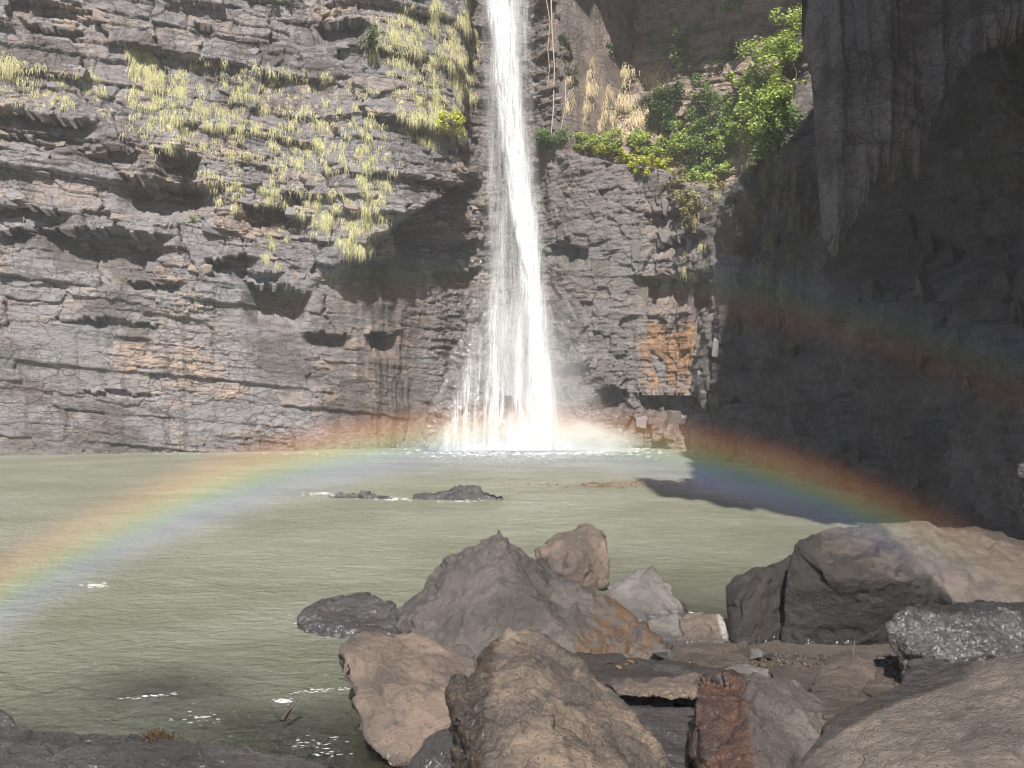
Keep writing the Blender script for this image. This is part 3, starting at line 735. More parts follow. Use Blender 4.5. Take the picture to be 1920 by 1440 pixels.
M_GLIT = boulder_material('boulder_glittering', (.040, .037, .037), (.09, .082, .080), (.02, .018, .018), .5, 1.12, .35, 40, 1.0)

k = NT('apron_wet_rock'); P = k.pos()
n1 = k.noise(k.mapped(P, (1.5, 1.5, .8)), 2.6, 3, .55, .2); n2 = k.noise(P, 9, 4, .6)
M_APRON = k.done(k.bsdf(Base_Color=k.mix(n2, (.02, .018, .018), (.10, .09, .085)), Roughness=.6, Normal=k.bump(n2, .6, .08), Coat_Weight=1.0, Coat_IOR=1.6, Coat_Roughness=.14, Coat_Normal=k.bump(n1, 1.0, .30)))

# mask of the second tone of a boulder whose faces differ
def two_tone(o, fn):
    n = len(o.data.vertices)
    c = np.empty(n * 3, np.float32); o.data.vertices.foreach_get('co', c); c = c.reshape(-1, 3) + np.array(o.location)
    nr = np.empty(n * 3, np.float32); o.data.vertex_normals.foreach_get('vector', nr); nr = nr.reshape(-1, 3)
    c = c.astype(float); px = 960 + F * c[:, 0] / c[:, 1]; py = 720 - F * (c[:, 2] - CH) / c[:, 1]
    add_attr(o.data, 'tone', fn(c, nr.astype(float), px, py))

B1 = boulder('boulder', 'large pyramid-shaped grey boulder with pointed peak standing at the water edge', [[
    (935, 985, 9.9), (915, 1003, 9.9), (868, 1021, 10.0), (830, 1066, 9.9), (765, 1131, 9.7), (750, 1150, 9.5), (765, 1185, 9.0), (800, 1235, 8.6), (860, 1265, 8.3),
    (962, 1010, 9.9), (1006, 1052, 9.9), (1068, 1092, 9.8), (985, 1062, 9.55), (1003, 1130, 9.0), (1075, 1215, 8.4), (960, 1260, 8.2), (1100, 1265, 8.1), (900, 1060, 11), (1050, 1125, 11)],
    [(1003, 1050, 9.85), (1065, 1090, 9.8), (1130, 1122, 9.6), (1188, 1155, 9.3), (1228, 1190, 9.0), (1248, 1225, 8.7), (1240, 1250, 8.5), (1075, 1215, 8.4), (1003, 1130, 9.05), (1100, 1265, 8.1), (1050, 1125, 11), (1180, 1190, 10.4)]],
    M_PYR, .020, .06, 1.5, .06, 1, seed=1)
two_tone(B1, lambda c, n, px, py: sst(1020, 1170, px + .5 * (py - 1180)) * sst(-.05, .35, n[:, 0]))
boulder('boulder', 'squarish grey block with tan right face standing in water behind the pyramid boulder', [[
    (998, 1026, 12.2), (1040, 1004, 12.3), (1100, 989, 12.3), (1130, 997, 12.2), (1144, 1030, 12), (1146, 1060, 11.9), (1136, 1092, 11.8), (1110, 1100, 11.7), (1078, 1098, 11.7), (1020, 1090, 11.8), (1062, 1055, 11.5), (1075, 1020, 11.8), (1050, 1012, 13.2), (1125, 1012, 13.2)]], M_TAN, .03, .06, 1.6, .04, 1, seed=2)
boulder('boulder', 'pale grey wedge-shaped rock right of the pyramid boulder', [[
    (1122, 1122, 10.6), (1150, 1090, 10.8), (1195, 1061, 11), (1216, 1059, 11), (1252, 1090, 10.8), (1276, 1120, 10.6), (1298, 1150, 10.4), (1280, 1168, 10.2), (1215, 1175, 10.1), (1130, 1155, 10.4), (1200, 1085, 11.8)]], M_GREYCOOL, .028, .05, 1.6, .05, 1, seed=3)
boulder('boulder', 'small cool grey block wedged beside the rust-brown foot of the pyramid boulder', [[
    (1205, 1162, 9.6), (1268, 1152, 9.7), (1290, 1166, 9.6), (1283, 1215, 9.1), (1250, 1235, 8.9), (1215, 1205, 9.2), (1240, 1175, 10.1)]], M_GREYCOOL, .022, .03, 2, .03, 1, seed=4)
B4 = boulder('boulder', 'small tan block with a white streaked right end', [[
    (1275, 1162, 9.5), (1300, 1148, 9.7), (1350, 1152, 9.7), (1366, 1165, 9.6), (1372, 1195, 9.3), (1330, 1206, 9.2), (1285, 1208, 9.2), (1330, 1160, 10.3)]], M_TAN, .02, .03, 2, .035, 1, seed=5)
two_tone(B4, lambda c, n, px, py: sst(1335, 1352, px - .25 * (py - 1150)))
boulder('boulder', 'low dark wet boulder half sunk in the pool left of the pyramid boulder', [[
    (550, 1168, 9.9), (568, 1140, 10.1), (600, 1126, 10.3), (640, 1115, 10.4), (690, 1112, 10.4), (735, 1127, 10.2), (757, 1150, 10), (752, 1190, 9.6), (700, 1200, 9.5), (600, 1195, 9.7), (650, 1125, 11)]], M_WETDARK, .024, .04, 1.5, .04, 1, seed=6)
boulder('boulder', 'tan boulder with a sloping flat face and undercut left edge in the water', [[
    (640, 1212, 7.4), (655, 1200, 7.6), (690, 1184, 7.8), (735, 1193, 7.7), (765, 1188, 7.8), (850, 1222, 7.7), (890, 1245, 7.5), (633, 1250, 7.15), (652, 1290, 6.95), (668, 1330, 6.8), (680, 1380, 6.6), (705, 1418, 6.35), (735, 1445, 6.2), (890, 1400, 6.3), (830, 1460, 6.0), (700, 1230, 8.5), (850, 1260, 8.4)]], M_TAN, .018, .05, 1.5, .03, 1, floor=None, seed=7)
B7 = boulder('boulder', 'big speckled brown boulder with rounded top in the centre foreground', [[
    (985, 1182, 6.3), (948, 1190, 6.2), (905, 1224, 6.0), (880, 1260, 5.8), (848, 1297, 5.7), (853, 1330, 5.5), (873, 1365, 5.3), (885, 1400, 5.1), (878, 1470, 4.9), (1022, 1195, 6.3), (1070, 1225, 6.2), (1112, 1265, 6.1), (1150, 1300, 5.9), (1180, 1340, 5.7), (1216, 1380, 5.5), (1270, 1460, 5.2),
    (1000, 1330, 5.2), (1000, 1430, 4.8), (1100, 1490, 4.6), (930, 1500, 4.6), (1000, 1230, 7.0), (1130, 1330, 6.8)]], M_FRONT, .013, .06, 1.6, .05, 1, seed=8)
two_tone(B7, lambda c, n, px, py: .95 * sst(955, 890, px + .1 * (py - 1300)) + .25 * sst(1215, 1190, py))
boulder('boulder', 'dark wet wedge of rock tucked between the tan and the speckled foreground boulders', [[
    (768, 1425, 5.9), (798, 1382, 6.0), (850, 1350, 6.1), (885, 1345, 6), (895, 1460, 5.4), (760, 1470, 5.6), (840, 1400, 5.6)]], M_WETDARK, .016, .03, 2, .03, 1, seed=9)
boulder('rock_slab', 'flat dark slab of rock between the pyramid boulder and the tan-fronted ledge', [[
    (1075, 1222, 8.2), (1150, 1220, 8.3), (1230, 1232, 8.2), (1300, 1245, 8.0), (1365, 1256, 7.8), (1300, 1264, 7.4), (1150, 1278, 7.0), (1125, 1282, 6.9)]], M_SLABTOP, .022, .03, 1.6, .02, 1, cat='rock slab', seed=10)
boulder('rock_slab', 'rock ledge with pale tan front over a dark gap', [[
    (1138, 1285, 6.9), (1200, 1269, 7.1), (1310, 1258, 7.3), (1332, 1275, 7.1), (1302, 1310, 6.65), (1215, 1309, 6.65), (1150, 1302, 6.7), (1250, 1275, 7.6)]], M_TAN, .016, .03, 2, .05, 1, floor=None, cat='rock slab', seed=11)
boulder('rock_slab', 'dark wet slab sloping down below the tan-fronted ledge', [[
    (1180, 1325, 6.6), (1310, 1328, 6.6), (1330, 1460, 5.5), (1200, 1465, 5.5), (1150, 1320, 7)]], M_WETDARK, .018, .02, 1.8, .02, 2, cat='rock slab', seed=12)
B9 = boulder('boulder', 'angular boulder with rust-red left face and purple-grey right face', [[
    (1300, 1282, 6.0), (1315, 1262, 6.1), (1345, 1272, 6.0), (1330, 1460, 5.3), (1310, 1380, 5.6), (1302, 1320, 5.8), (1430, 1460, 5.2), (1410, 1340, 5.6), (1395, 1290, 6.1)],
    [(1345, 1274, 6.0), (1362, 1254, 6.1), (1412, 1262, 6.2), (1447, 1276, 6.2), (1497, 1275, 6.3), (1542, 1310, 6.2), (1572, 1325, 6.1), (1520, 1400, 5.6), (1480, 1460, 5.3), (1410, 1340, 5.55), (1430, 1460, 5.15), (1350, 1460, 5.25), (1450, 1310, 7.0)]], M_RED, .015, .035, 1.9, .05, 1, seed=13, crag=.03)
two_tone(B9, lambda c, n, px, py: sst(1435, 1395, px + .12 * (1440 - py)))
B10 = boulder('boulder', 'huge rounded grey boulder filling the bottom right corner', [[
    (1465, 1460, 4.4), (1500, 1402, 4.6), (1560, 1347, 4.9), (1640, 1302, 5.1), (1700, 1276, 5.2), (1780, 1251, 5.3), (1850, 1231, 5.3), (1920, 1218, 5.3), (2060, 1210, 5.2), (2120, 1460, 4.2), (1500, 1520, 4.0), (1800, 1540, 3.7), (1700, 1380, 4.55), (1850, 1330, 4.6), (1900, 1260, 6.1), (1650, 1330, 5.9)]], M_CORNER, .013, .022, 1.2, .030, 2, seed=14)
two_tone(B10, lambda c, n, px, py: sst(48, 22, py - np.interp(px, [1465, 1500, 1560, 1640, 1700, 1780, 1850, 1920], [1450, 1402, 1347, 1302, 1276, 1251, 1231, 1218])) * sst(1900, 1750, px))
boulder('boulder', 'black wet glittering block in front of the big dark boulder', [[
    (1655, 1168, 7.9), (1690, 1148, 8), (1740, 1135, 8.2), (1800, 1127, 8.3), (1880, 1131, 8.3), (1960, 1128, 8.2), (1970, 1205, 7.75), (1880, 1226, 7.6), (1800, 1238, 7.6), (1740, 1234, 7.65), (1700, 1204, 7.75), (1700, 1150, 7.85), (1900, 1145, 7.95)]], M_GLIT, .018, .035, 1.8, .045, 1, seed=15)
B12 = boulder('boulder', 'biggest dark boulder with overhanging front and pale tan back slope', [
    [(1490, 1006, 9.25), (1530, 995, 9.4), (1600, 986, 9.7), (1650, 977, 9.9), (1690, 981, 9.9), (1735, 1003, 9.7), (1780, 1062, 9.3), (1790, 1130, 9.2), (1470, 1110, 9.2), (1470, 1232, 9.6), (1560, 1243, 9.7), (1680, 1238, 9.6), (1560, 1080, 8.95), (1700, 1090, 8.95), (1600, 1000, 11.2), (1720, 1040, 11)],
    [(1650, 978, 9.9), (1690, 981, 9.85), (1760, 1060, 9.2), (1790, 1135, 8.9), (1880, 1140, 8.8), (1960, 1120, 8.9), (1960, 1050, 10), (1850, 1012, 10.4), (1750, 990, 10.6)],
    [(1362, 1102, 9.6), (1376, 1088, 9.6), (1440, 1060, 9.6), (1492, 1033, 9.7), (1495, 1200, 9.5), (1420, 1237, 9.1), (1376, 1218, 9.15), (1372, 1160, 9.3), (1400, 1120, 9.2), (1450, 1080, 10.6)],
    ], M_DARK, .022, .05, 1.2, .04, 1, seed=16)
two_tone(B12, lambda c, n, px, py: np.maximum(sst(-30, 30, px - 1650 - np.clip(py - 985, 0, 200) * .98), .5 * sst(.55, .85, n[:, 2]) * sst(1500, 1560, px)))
boulder('boulder', 'flat brown rock behind the tan back slope of the biggest dark boulder', [[
    (1735, 986, 11.6), (1820, 990, 11.6), (1920, 1012, 11.1), (1990, 1030, 11), (1990, 1100, 10.4), (1900, 1080, 10.6), (1800, 1025, 11)]], M_BROWN, .03, .05, 1.6, .04, 1, seed=17)
boulder('boulder', 'long low dark boulder along the bottom left edge', [[
    (-60, 1350, 5.6), (50, 1361, 5.6), (200, 1377, 5.5), (300, 1381, 5.5), (400, 1394, 5.4), (470, 1399, 5.3), (540, 1411, 5.2), (612, 1441, 5.0), (650, 1480, 4.8), (-80, 1520, 4.3), (300, 1540, 4.2), (560, 1540, 4.3)]], M_WETDARK, .014, .03, 1.6, .025, 2, seed=18)
boulder('boulder', 'small dark rock peeking in at the left edge of the pool', [[
    (-40, 1326, 6.3), (6, 1325, 6.3), (28, 1345, 6.2), (40, 1368, 6.1), (-40, 1385, 6.0)]], M_WETDARK, .015, .02, 2, .02, 1, seed=19)
boulder('boulder', 'low dark rock reef with white wash in the middle of the pool', [
    [(590, 938, 21.4), (620, 928, 21.3), (690, 923, 21.2), (740, 930, 21.1), (760, 940, 20.9)],
    [(745, 938, 21), (790, 924, 21.2), (850, 918, 21.2), (885, 910, 21.1), (915, 916, 21), (946, 928, 20.9), (944, 940, 20.8), (850, 943, 20.8)]], M_WETDARK, .04, .09, 2.0, .09, 0, seed=20)
boulder('rock_slab', 'flat brown slab behind the long dark slab, below the tan block', [[
    (1235, 1222, 8.7), (1320, 1205, 9), (1400, 1209, 8.9), (1412, 1240, 8.4), (1330, 1252, 8.2), (1250, 1240, 8.4)]], M_BROWN, .02, .03, 1.8, .02, 1, cat='rock slab', seed=21)
boulder('boulder', 'small pale grey rock above the rust-red boulder', [[
    (1345, 1268, 7.3), (1380, 1240, 7.7), (1442, 1252, 7.6), (1445, 1282, 7.2), (1370, 1285, 7.1)]], M_GREYCOOL, .016, .03, 2, .03, 1, seed=22)
boulder('rock_slab', 'low brown slab at the foot of the biggest dark boulder', [[
    (1435, 1250, 8), (1560, 1240, 8.1), (1660, 1250, 8.0), (1660, 1290, 7.2), (1470, 1295, 7.1)]], M_BROWN, .02, .03, 1.8, .03, 1, cat='rock slab', seed=23)
boulder('boulder', 'small rock with brown mossy top between the slabs on the right', [[
    (1518, 1288, 6.9), (1548, 1238, 7.3), (1580, 1221, 7.4), (1625, 1224, 7.4), (1642, 1252, 7.2), (1620, 1295, 6.85), (1560, 1295, 6.8)]], M_BROWN, .014, .025, 2.2, .03, 1, seed=24)
boulder('boulder', 'small dark rounded rock below the glittering block', [[
    (1688, 1280, 6.6), (1708, 1242, 6.9), (1750, 1229, 7), (1792, 1240, 6.9), (1800, 1295, 6.5)]], M_SLABTOP, .014, .025, 2.2, .02, 2, seed=25)
boulder('boulder', 'little brown stone beside the huge corner boulder', [[
    (1615, 1292, 6.6), (1640, 1262, 6.9), (1672, 1266, 6.9), (1685, 1290, 6.6), (1640, 1305, 6.4)]], M_BROWN, .012, .02, 2.4, .02, 1, seed=26)
boulder('rock_slab', 'wet brown slab running behind the huge corner boulder', [[
    (1520, 1300, 6.6), (1660, 1288, 6.8), (1720, 1300, 6.5), (1640, 1340, 5.9), (1540, 1340, 5.9)]], M_BROWN, .016, .02, 2, .02, 1, cat='rock slab', seed=27)
for i, (pts, lab) in enumerate([
    ([(330, 1330, 7.3), (420, 1300, 7.9), (560, 1300, 7.9), (640, 1330, 7.2), (560, 1390, 6.4), (400, 1390, 6.4)], 'submerged brown rock under the shallow water near the bottom left'),
    ([(480, 1395, 6.2), (560, 1360, 6.6), (690, 1370, 6.6), (700, 1430, 5.8), (560, 1430, 5.8)], 'submerged rock right beside the undercut tan boulder'),
    ([(180, 1290, 8.2), (330, 1270, 8.6), (420, 1290, 8.2), (330, 1310, 7.7)], 'dim submerged rock further left under the pool surface')]):
    W = [(x, y, Y) for (x, y, Y) in pts]
    o = boulder('submerged_rock', lab, [[(x, y + 30, Y) for (x, y, Y) in W]], M_BROWN, .03, .06, 1.5, .05, 2, floor=-.9, cat='rock', seed=30 + i)
    o.location.z -= .20 + .07 * i
for i, (pts, lab) in enumerate([
    ([(905, 790, 36.2), (920, 750, 36.5), (955, 738, 36.6), (985, 755, 36.4), (1000, 800, 36), (985, 845, 35.8), (910, 845, 35.8)], 'rounded wet boulder under the foot of the waterfall'),
    ([(860, 800, 36.6), (885, 760, 36.9), (905, 770, 36.9), (915, 845, 36.2), (850, 845, 36.2)], 'smaller wet rock left of the rounded one at the foot of the waterfall')]):
    boulder('boulder', lab, [pts], M_GLIT, .05, .1, 1.5, .08, 2, seed=40 + i)

boulder('rock_apron', 'steep glistening wet wedge of rock at the left foot of the waterfall', [
    [(892, 548, 38.6), (905, 560, 38.4), (880, 575, 38.4), (845, 680, 37.6), (820, 740, 37.1), (790, 815, 36.4), (785, 842, 36.1), (850, 842, 35.8), (900, 700, 37.2), (930, 842, 35.9), (935, 600, 38.2), (960, 700, 37.8), (900, 842, 38.5)]],
    M_APRON, .045, .20, .8, .10, 1, cat='rock', seed=45, crag=.10)
# ------------------------------------------------------------------ the waterfall
def fall_material():
    k = NT('falling_water')
    u, z, dens, sd = k.attr('u'), k.attr('zz'), k.attr('dens'), k.attr('seed')
    xw = k.attr('xw')
    v = k.n('ShaderNodeCombineXYZ'); k.put(v, 0, k.m('MULTIPLY', xw, 3.6)); k.put(v, 1, k.m('MULTIPLY', z, .16)); k.put(v, 2, k.m('MULTIPLY', sd, 7.3))
    st = k.noise(v.outputs[0], 1.0, 5, .62, .25)
    v2 = k.n('ShaderNodeCombineXYZ'); k.put(v2, 0, k.m('MULTIPLY', xw, 16.0)); k.put(v2, 1, k.m('MULTIPLY', z, 1.1)); k.put(v2, 2, sd)
    st2 = k.noise(v2.outputs[0], 1.0, 4, .65, .3)
    v3 = k.n('ShaderNodeCombineXYZ'); k.put(v3, 0, k.m('MULTIPLY', xw, 30.0)); k.put(v3, 1, k.m('MULTIPLY', z, 14.0)); k.put(v3, 2, sd)
    st3 = k.noise(v3.outputs[0], 1.0, 3, .6)
    edge = k.m('MULTIPLY', k.rng(u, 0.0, .32), k.rng(u, 1.0, .68))
    a = k.m('MULTIPLY', k.m('MULTIPLY', k.rng(st, .34, .66, .06, 1.0), k.rng(st2, .32, .68, .30, 1.2)), k.rng(st3, .3, .7, .6, 1.2))
    a = k.m('MULTIPLY', k.m('MULTIPLY', a, edge), dens, clamp=True)
    d = k.n('ShaderNodeBsdfDiffuse', ins={'Color': (.93, .94, .95)})
    t = k.n('ShaderNodeBsdfTranslucent', ins={'Color': (.93, .94, .95)})
    w = k.n('ShaderNodeMixShader', ins={0: .4}); k.put(w, 1, d.outputs[0]); k.put(w, 2, t.outputs[0])
    tr = k.n('ShaderNodeBsdfTransparent')
    mx = k.n('ShaderNodeMixShader'); k.put(mx, 0, a); k.put(mx, 1, tr.outputs[0]); k.put(mx, 2, w.outputs[0])
    return k.done(mx)
M_FALL = fall_material()
fall = bpy.data.objects.new('waterfall', None); COL.objects.link(fall); fall.location = (1.0, 37.5, 0)
tag(fall, 'tall white waterfall plunging down the rock wall into the pool', 'waterfall')
def sheet(name, rows, Y0, dens, seed, bulge=.35, top=26.0, nu=26, nv=140, foot=0.0):
    """rows: (py, left px, right px) down the sheet; Y0 its distance"""
    rows = sorted(rows); py = np.array([r[0] for r in rows], float)
    zmin = max(CH - (py[-1] - 720) / F * Y0, .0); 
    z = np.linspace(zmin, min(top, CH - (py[0] - 720) / F * Y0), nv)
    row = 720 - (z - CH) / Y0 * F
    l = np.interp(row, py, [r[1] for r in rows]); r = np.interp(row, py, [r[2] for r in rows])
    l = l + 7 * fbm2(row * .012, row * 0 + seed, 3, 701); r = r + 7 * fbm2(row * .012 + 9, row * 0 + seed, 3, 703)
    u = np.linspace(0, 1, nu)
    U, Zg = np.meshgrid(u, z, indexing='ij')
    PX = l[None, :] + (r - l)[None, :] * U
    Y = Y0 - bulge * np.sin(np.pi * U) + .12 * fbm2(U * 6 + seed, Zg * .3, 3, 711) - foot * np.clip(1 - Zg / 6.0, 0, 1)
    X = (PX - 960) / F * Y0
    V = np.stack([X, Y, Zg], -1).reshape(-1, 3) - np.array(fall.location)
    me = mesh_from(name, V, grid_faces(nu, nv)); smooth_on(me)
    vf = np.interp(row, [py[0], py[0] + (1 if py[0] < 0 else 130)], [1 if py[0] < 0 else 0, 1])
    add_attr(me, 'u', U); add_attr(me, 'zz', Zg); add_attr(me, 'xw', X); add_attr(me, 'seed', np.full(U.shape, float(seed))); add_attr(me, 'dens', dens * np.broadcast_to(vf, U.shape))
    link(name, me, M_FALL, fall)
T = -230
sheet('water_veil', [(T, 880, 985), (0, 893, 1000), (250, 895, 1012), (450, 890, 1030), (650, 880, 1050), (835, 860, 1068)], 38.3, .42, 1)
sheet('water_veil', [(T, 885, 990), (0, 898, 1005), (300, 900, 1015), (500, 905, 1030), (700, 890, 1050), (835, 880, 1070)], 37.9, .42, 2)
sheet('water_veil', [(T, 890, 975), (0, 900, 985), (200, 905, 1000), (400, 905, 1015), (600, 905, 1035), (835, 900, 1055)], 37.5, .42, 3)
sheet('water_stream', [(T, 895, 965), (0, 905, 975), (150, 918, 985), (300, 935, 1000), (450, 962, 1018), (600, 975, 1030), (720, 980, 1045), (835, 965, 1058)], 37.3, 1.7, 4)
sheet('water_stream', [(T, 900, 955), (0, 908, 962), (150, 925, 975), (300, 945, 992), (450, 970, 1010), (600, 985, 1025), (720, 990, 1042), (835, 985, 1052)], 37.0, 2.0, 5)
sheet('water_stream', [(300, 940, 965), (420, 960, 985), (520, 985, 1005), (650, 995, 1022), (835, 1000, 1042)], 36.8, 2.2, 6, .2)
sheet('water_stream', [(480, 905, 955), (600, 908, 960), (720, 905, 965), (835, 890, 985)], 37.0, .7, 7, .25)
sheet('water_stream', [(630, 912, 942), (720, 908, 945), (835, 900, 950)], 36.5, 2.6, 8, .15, foot=.4)
sheet('water_stream', [(560, 960, 1010), (700, 955, 1020), (835, 945, 1035)], 36.4, 1.3, 9, .3, foot=.5)
sheet('water_stream', [(690, 985, 1040), (770, 975, 1050), (835, 965, 1062)], 36.0, 1.8, 10, .3, foot=.3)
sheet('splash', [(760, 930, 1040), (800, 920, 1060), (826, 890, 1085), (841, 850, 1110)], 35.7, 2.6, 11, .5, foot=.5)
sheet('water_stream', [(590, 890, 930), (650, 875, 935), (740, 850, 945), (838, 800, 950)], 38.0, .60, 13, .25, foot=2.5)
sheet('splash', [(815, 880, 1080), (832, 830, 1120), (842, 790, 1190)], 35.3, 1.6, 12, .5, foot=.4)

M_DROP = None
def drops():
    global M_DROP
    k = NT('spray_drop')
    d = k.n('ShaderNodeBsdfDiffuse', ins={'Color': (.95, .96, .97)}); t = k.n('ShaderNodeBsdfTranslucent', ins={'Color': (.95, .96, .97)})
    w = k.n('ShaderNodeMixShader', ins={0: .45}); k.put(w, 1, d.outputs[0]); k.put(w, 2, t.outputs[0]); M_DROP = k.done(w)
    n = 42000
    py = nrg.uniform(-40, 838, n); t_ = nrg.beta(2.4, 2.2, n)
    l = np.interp(py, [-40, 250, 500, 650, 838], [898, 900, 902, 890, 860]); r = np.interp(py, [-40, 250, 450, 650, 838], [992, 1008, 1028, 1050, 1080])
    px = l + (r - l) * t_
    Y = nrg.uniform(36.0, 38.6, n)
    P = np.stack([(px - 960) / F * Y, Y, CH - (py - 720) / F * Y], 1)
    m = 3500                                               # splash thrown up from the foot
    a = nrg.uniform(0, 2 * np.pi, m); rr = np.abs(nrg.normal(0, 1.3, m))
    Q = np.stack([1.0 + np.cos(a) * rr * 1.7, 36.4 + np.sin(a) * rr * .6, np.abs(nrg.normal(0, .5, m)) + .05], 1)
    P = np.concatenate([P, Q]); P = P[P[:, 2] > .02]
    n = len(P); s = nrg.uniform(.002, .0055, n)
    tet = np.array([(1, 1, 1.6), (-1, -1, 1.6), (-1, 1, -1.6), (1, -1, -1.6)], float)
    V = (P[:, None, :] + tet[None] * s[:, None, None]).reshape(-1, 3) - np.array(fall.location)
    Fc = (np.arange(n)[:, None, None] * 4 + np.array([(0, 1, 2), (0, 3, 1), (0, 2, 3), (1, 3, 2)])[None]).reshape(-1, 3)
    me = mesh_from('spray_drops', V, Fc)
    tag(link('spray_drops', me, M_DROP, fall), kind='stuff')
drops()

# ------------------------------------------------------------------ foam flecks and wash on the pool
def foam():
    pts = []
    def band(cx, cy, w, h, n, ang=0):
        for _ in range(n):
            a, b = rng.gauss(0, .4), rng.gauss(0, .35)
            pts.append((cx + a * w + b * h * ang, cy + b * h + a * w * ang * .3, rng.uniform(.5, 1.4)))
    band(178, 1097, 30, 6, 60); band(290, 1305, 60, 5, 36, -.35); band(600, 1297, 70, 5, 40, -.3); band(530, 1315, 22, 6, 50)
    band(640, 929, 60, 5, 60); band(740, 936, 55, 6, 90); band(860, 940, 60, 3, 40); band(600, 925, 40, 3, 60)
    band(585, 1160, 40, 22, 60); band(640, 1185, 80, 14, 50); band(380, 1345, 80, 20, 26); band(590, 1390, 70, 18, 26); band(620, 1412, 60, 8, 14)
    band(1290, 1150, 30, 6, 40); band(1120, 1102, 40, 5, 40)
    for _ in range(900):
        y = 848 + 560 * rng.random() ** 1.7; pts.append((rng.uniform(0, 1330 - (y - 850) * .35), y, rng.uniform(.2, .55)))
    for _ in range(1500):                                  # churned water along the foot of the fall
        pts.append((rng.gauss(1000, 85), 842 + abs(rng.gauss(0, 5)), rng.uniform(.8, 2.2)))
    for _ in range(1600):                                  # foam drifting off the plunge
        pts.append((rng.gauss(990, 110), 843 + abs(rng.gauss(0, 11)), rng.uniform(.3, 1.0)))
    for _ in range(300):
        pts.append((rng.uniform(0, 780), 850 + rng.gauss(0, 1.5) + (780 - rng.uniform(0, 780)) * 0, rng.uniform(.4, 1.0)))
    V, Fc = [], []
    for (px, py, k) in pts:
        Y = CH * F / max(py - 720, 118); X = (px - 960) / F * Y
        z = float(wave(np.array([X]), np.array([Y]))[0])
        r = k * (.004 + .00065 * Y)
        b = len(V); m = 6; ph = rng.random() * 6
        for q in range(m):
            a = q / m * 2 * math.pi + ph; rr = r * rng.uniform(.5, 1.5)
            V.append((X + math.cos(a) * rr * 2.0, Y + math.sin(a) * rr * .7, z + .002))
        V.append((X, Y, z + r * .55))
        for q in range(m): Fc.append((b + q, b + (q + 1) % m, b + m))
    me = mesh_from('foam', V, Fc); smooth_on(me)
    k = NT('foam_white'); m = k.done(k.bsdf(Base_Color=(.75, .77, .76), Roughness=.6, Alpha=.5))
    tag(link('foam', me, m), 'white foam flecks and small breaking crests on the pool', kind='stuff')
foam()

# ------------------------------------------------------------------ grass hanging from the walls
def ribbon(V, Fc, R, pts, w, side, rnd):
    b = len(V)
    n = len(pts)
    for i, p in enumerate(pts):
        ww = w * (1 - .85 * (i / (n - 1)) ** 1.5)
        V.append(p - side * ww / 2); V.append(p + side * ww / 2); R += [rnd, rnd]
    for i in range(n - 1): Fc.append((b + 2 * i, b + 2 * i + 1, b + 2 * i + 3, b + 2 * i + 2))
def tuft_geo(r, length, spread, n, w, V, Fc, R, T=Matrix.Identity(4), upright=0.0):
    for _ in range(n):
        a = r.uniform(-1, 1) * 1.5; root = Vector((r.gauss(0, spread * .35), 0, r.gauss(0, spread * .3)))
        L = length * r.uniform(.45, 1.1); out = r.uniform(.06, .28) * L; sd = a * .35 * L
        pts = []
        for t in (0, .2, .45, .72, 1.0):
            pts.append(T @ (root + Vector((sd * t, -out * math.sin(min(t * 2.2, 1.9)) * .8, L * (.30 + upright) * math.sin(t * 2.6) - L * t * t * 1.05 * (1 - upright)))))
        side = (T.to_3x3() @ Vector((1, r.uniform(-.6, .6), r.uniform(-.2, .2)))).normalized()
        ribbon(V, Fc, R, pts, w * r.uniform(.6, 1.3), side, r.random())
def geo_mesh(name, V, Fc, R):
    me = mesh_from(name, [tuple(v) for v in V], Fc); add_attr(me, 'rnd', R); smooth_on(me); return me
M_STRAW = leaf_material('straw_grass', (.44, .41, .18), (.80, .75, .46), .25)
M_STRAWPALE = leaf_material('pale_straw', (.52, .41, .26), (.80, .66, .46), .25)
M_OLIVE = leaf_material('olive_grass', (.10, .105, .045), (.26, .25, .11), .3)
def tuft_variants(mat, cnt, length, spread, n, w, seed):
    out = []
    for i in range(cnt):
        V, Fc, R = [], [], []
        tuft_geo(random.Random(seed + i), length, spread, n, w, V, Fc, R)
        me = geo_mesh('grass_tuft', V, Fc, R); me.materials.append(mat); out.append(me)
    return out
TV = tuft_variants(M_STRAW, 8, .56, .42, 60, .018, 100)
TVP = tuft_variants(M_STRAWPALE, 6, .5, .6, 80, .030, 200)
TVO = tuft_variants(M_OLIVE, 6, .5, .7, 56, .022, 300)
def put_tuft(px, py, variants, size, label, group, tall=1.0):
    p, n = surf(px, py)
    o = bpy.data.objects.new('grass_tuft', rng.choice(variants)); COL.objects.link(o)
    o.location = p + n * .02
    o.rotation_euler = (0, rng.uniform(-.15, .15), math.atan2(n.x, -n.y) + rng.uniform(-.4, .4))
    o.scale = (size, size, size * tall)
    tag(o, label, 'grass tuft', group)
def in_tri(n, poly):
    """random points inside a polygon of photograph pixels"""
    xs = [p[0] for p in poly]; ys = [p[1] for p in poly]; out = []
    while len(out) < n:
        x, y = rng.uniform(min(xs), max(xs)), rng.uniform(min(ys), max(ys)); c = False
        for (x0, y0), (x1, y1) in zip(poly, poly[1:] + poly[:1]):
            if (y0 > y) != (y1 > y) and x < (x1 - x0) * (y - y0) / (y1 - y0) + x0: c = not c
        if c: out.append((x, y))
    return out
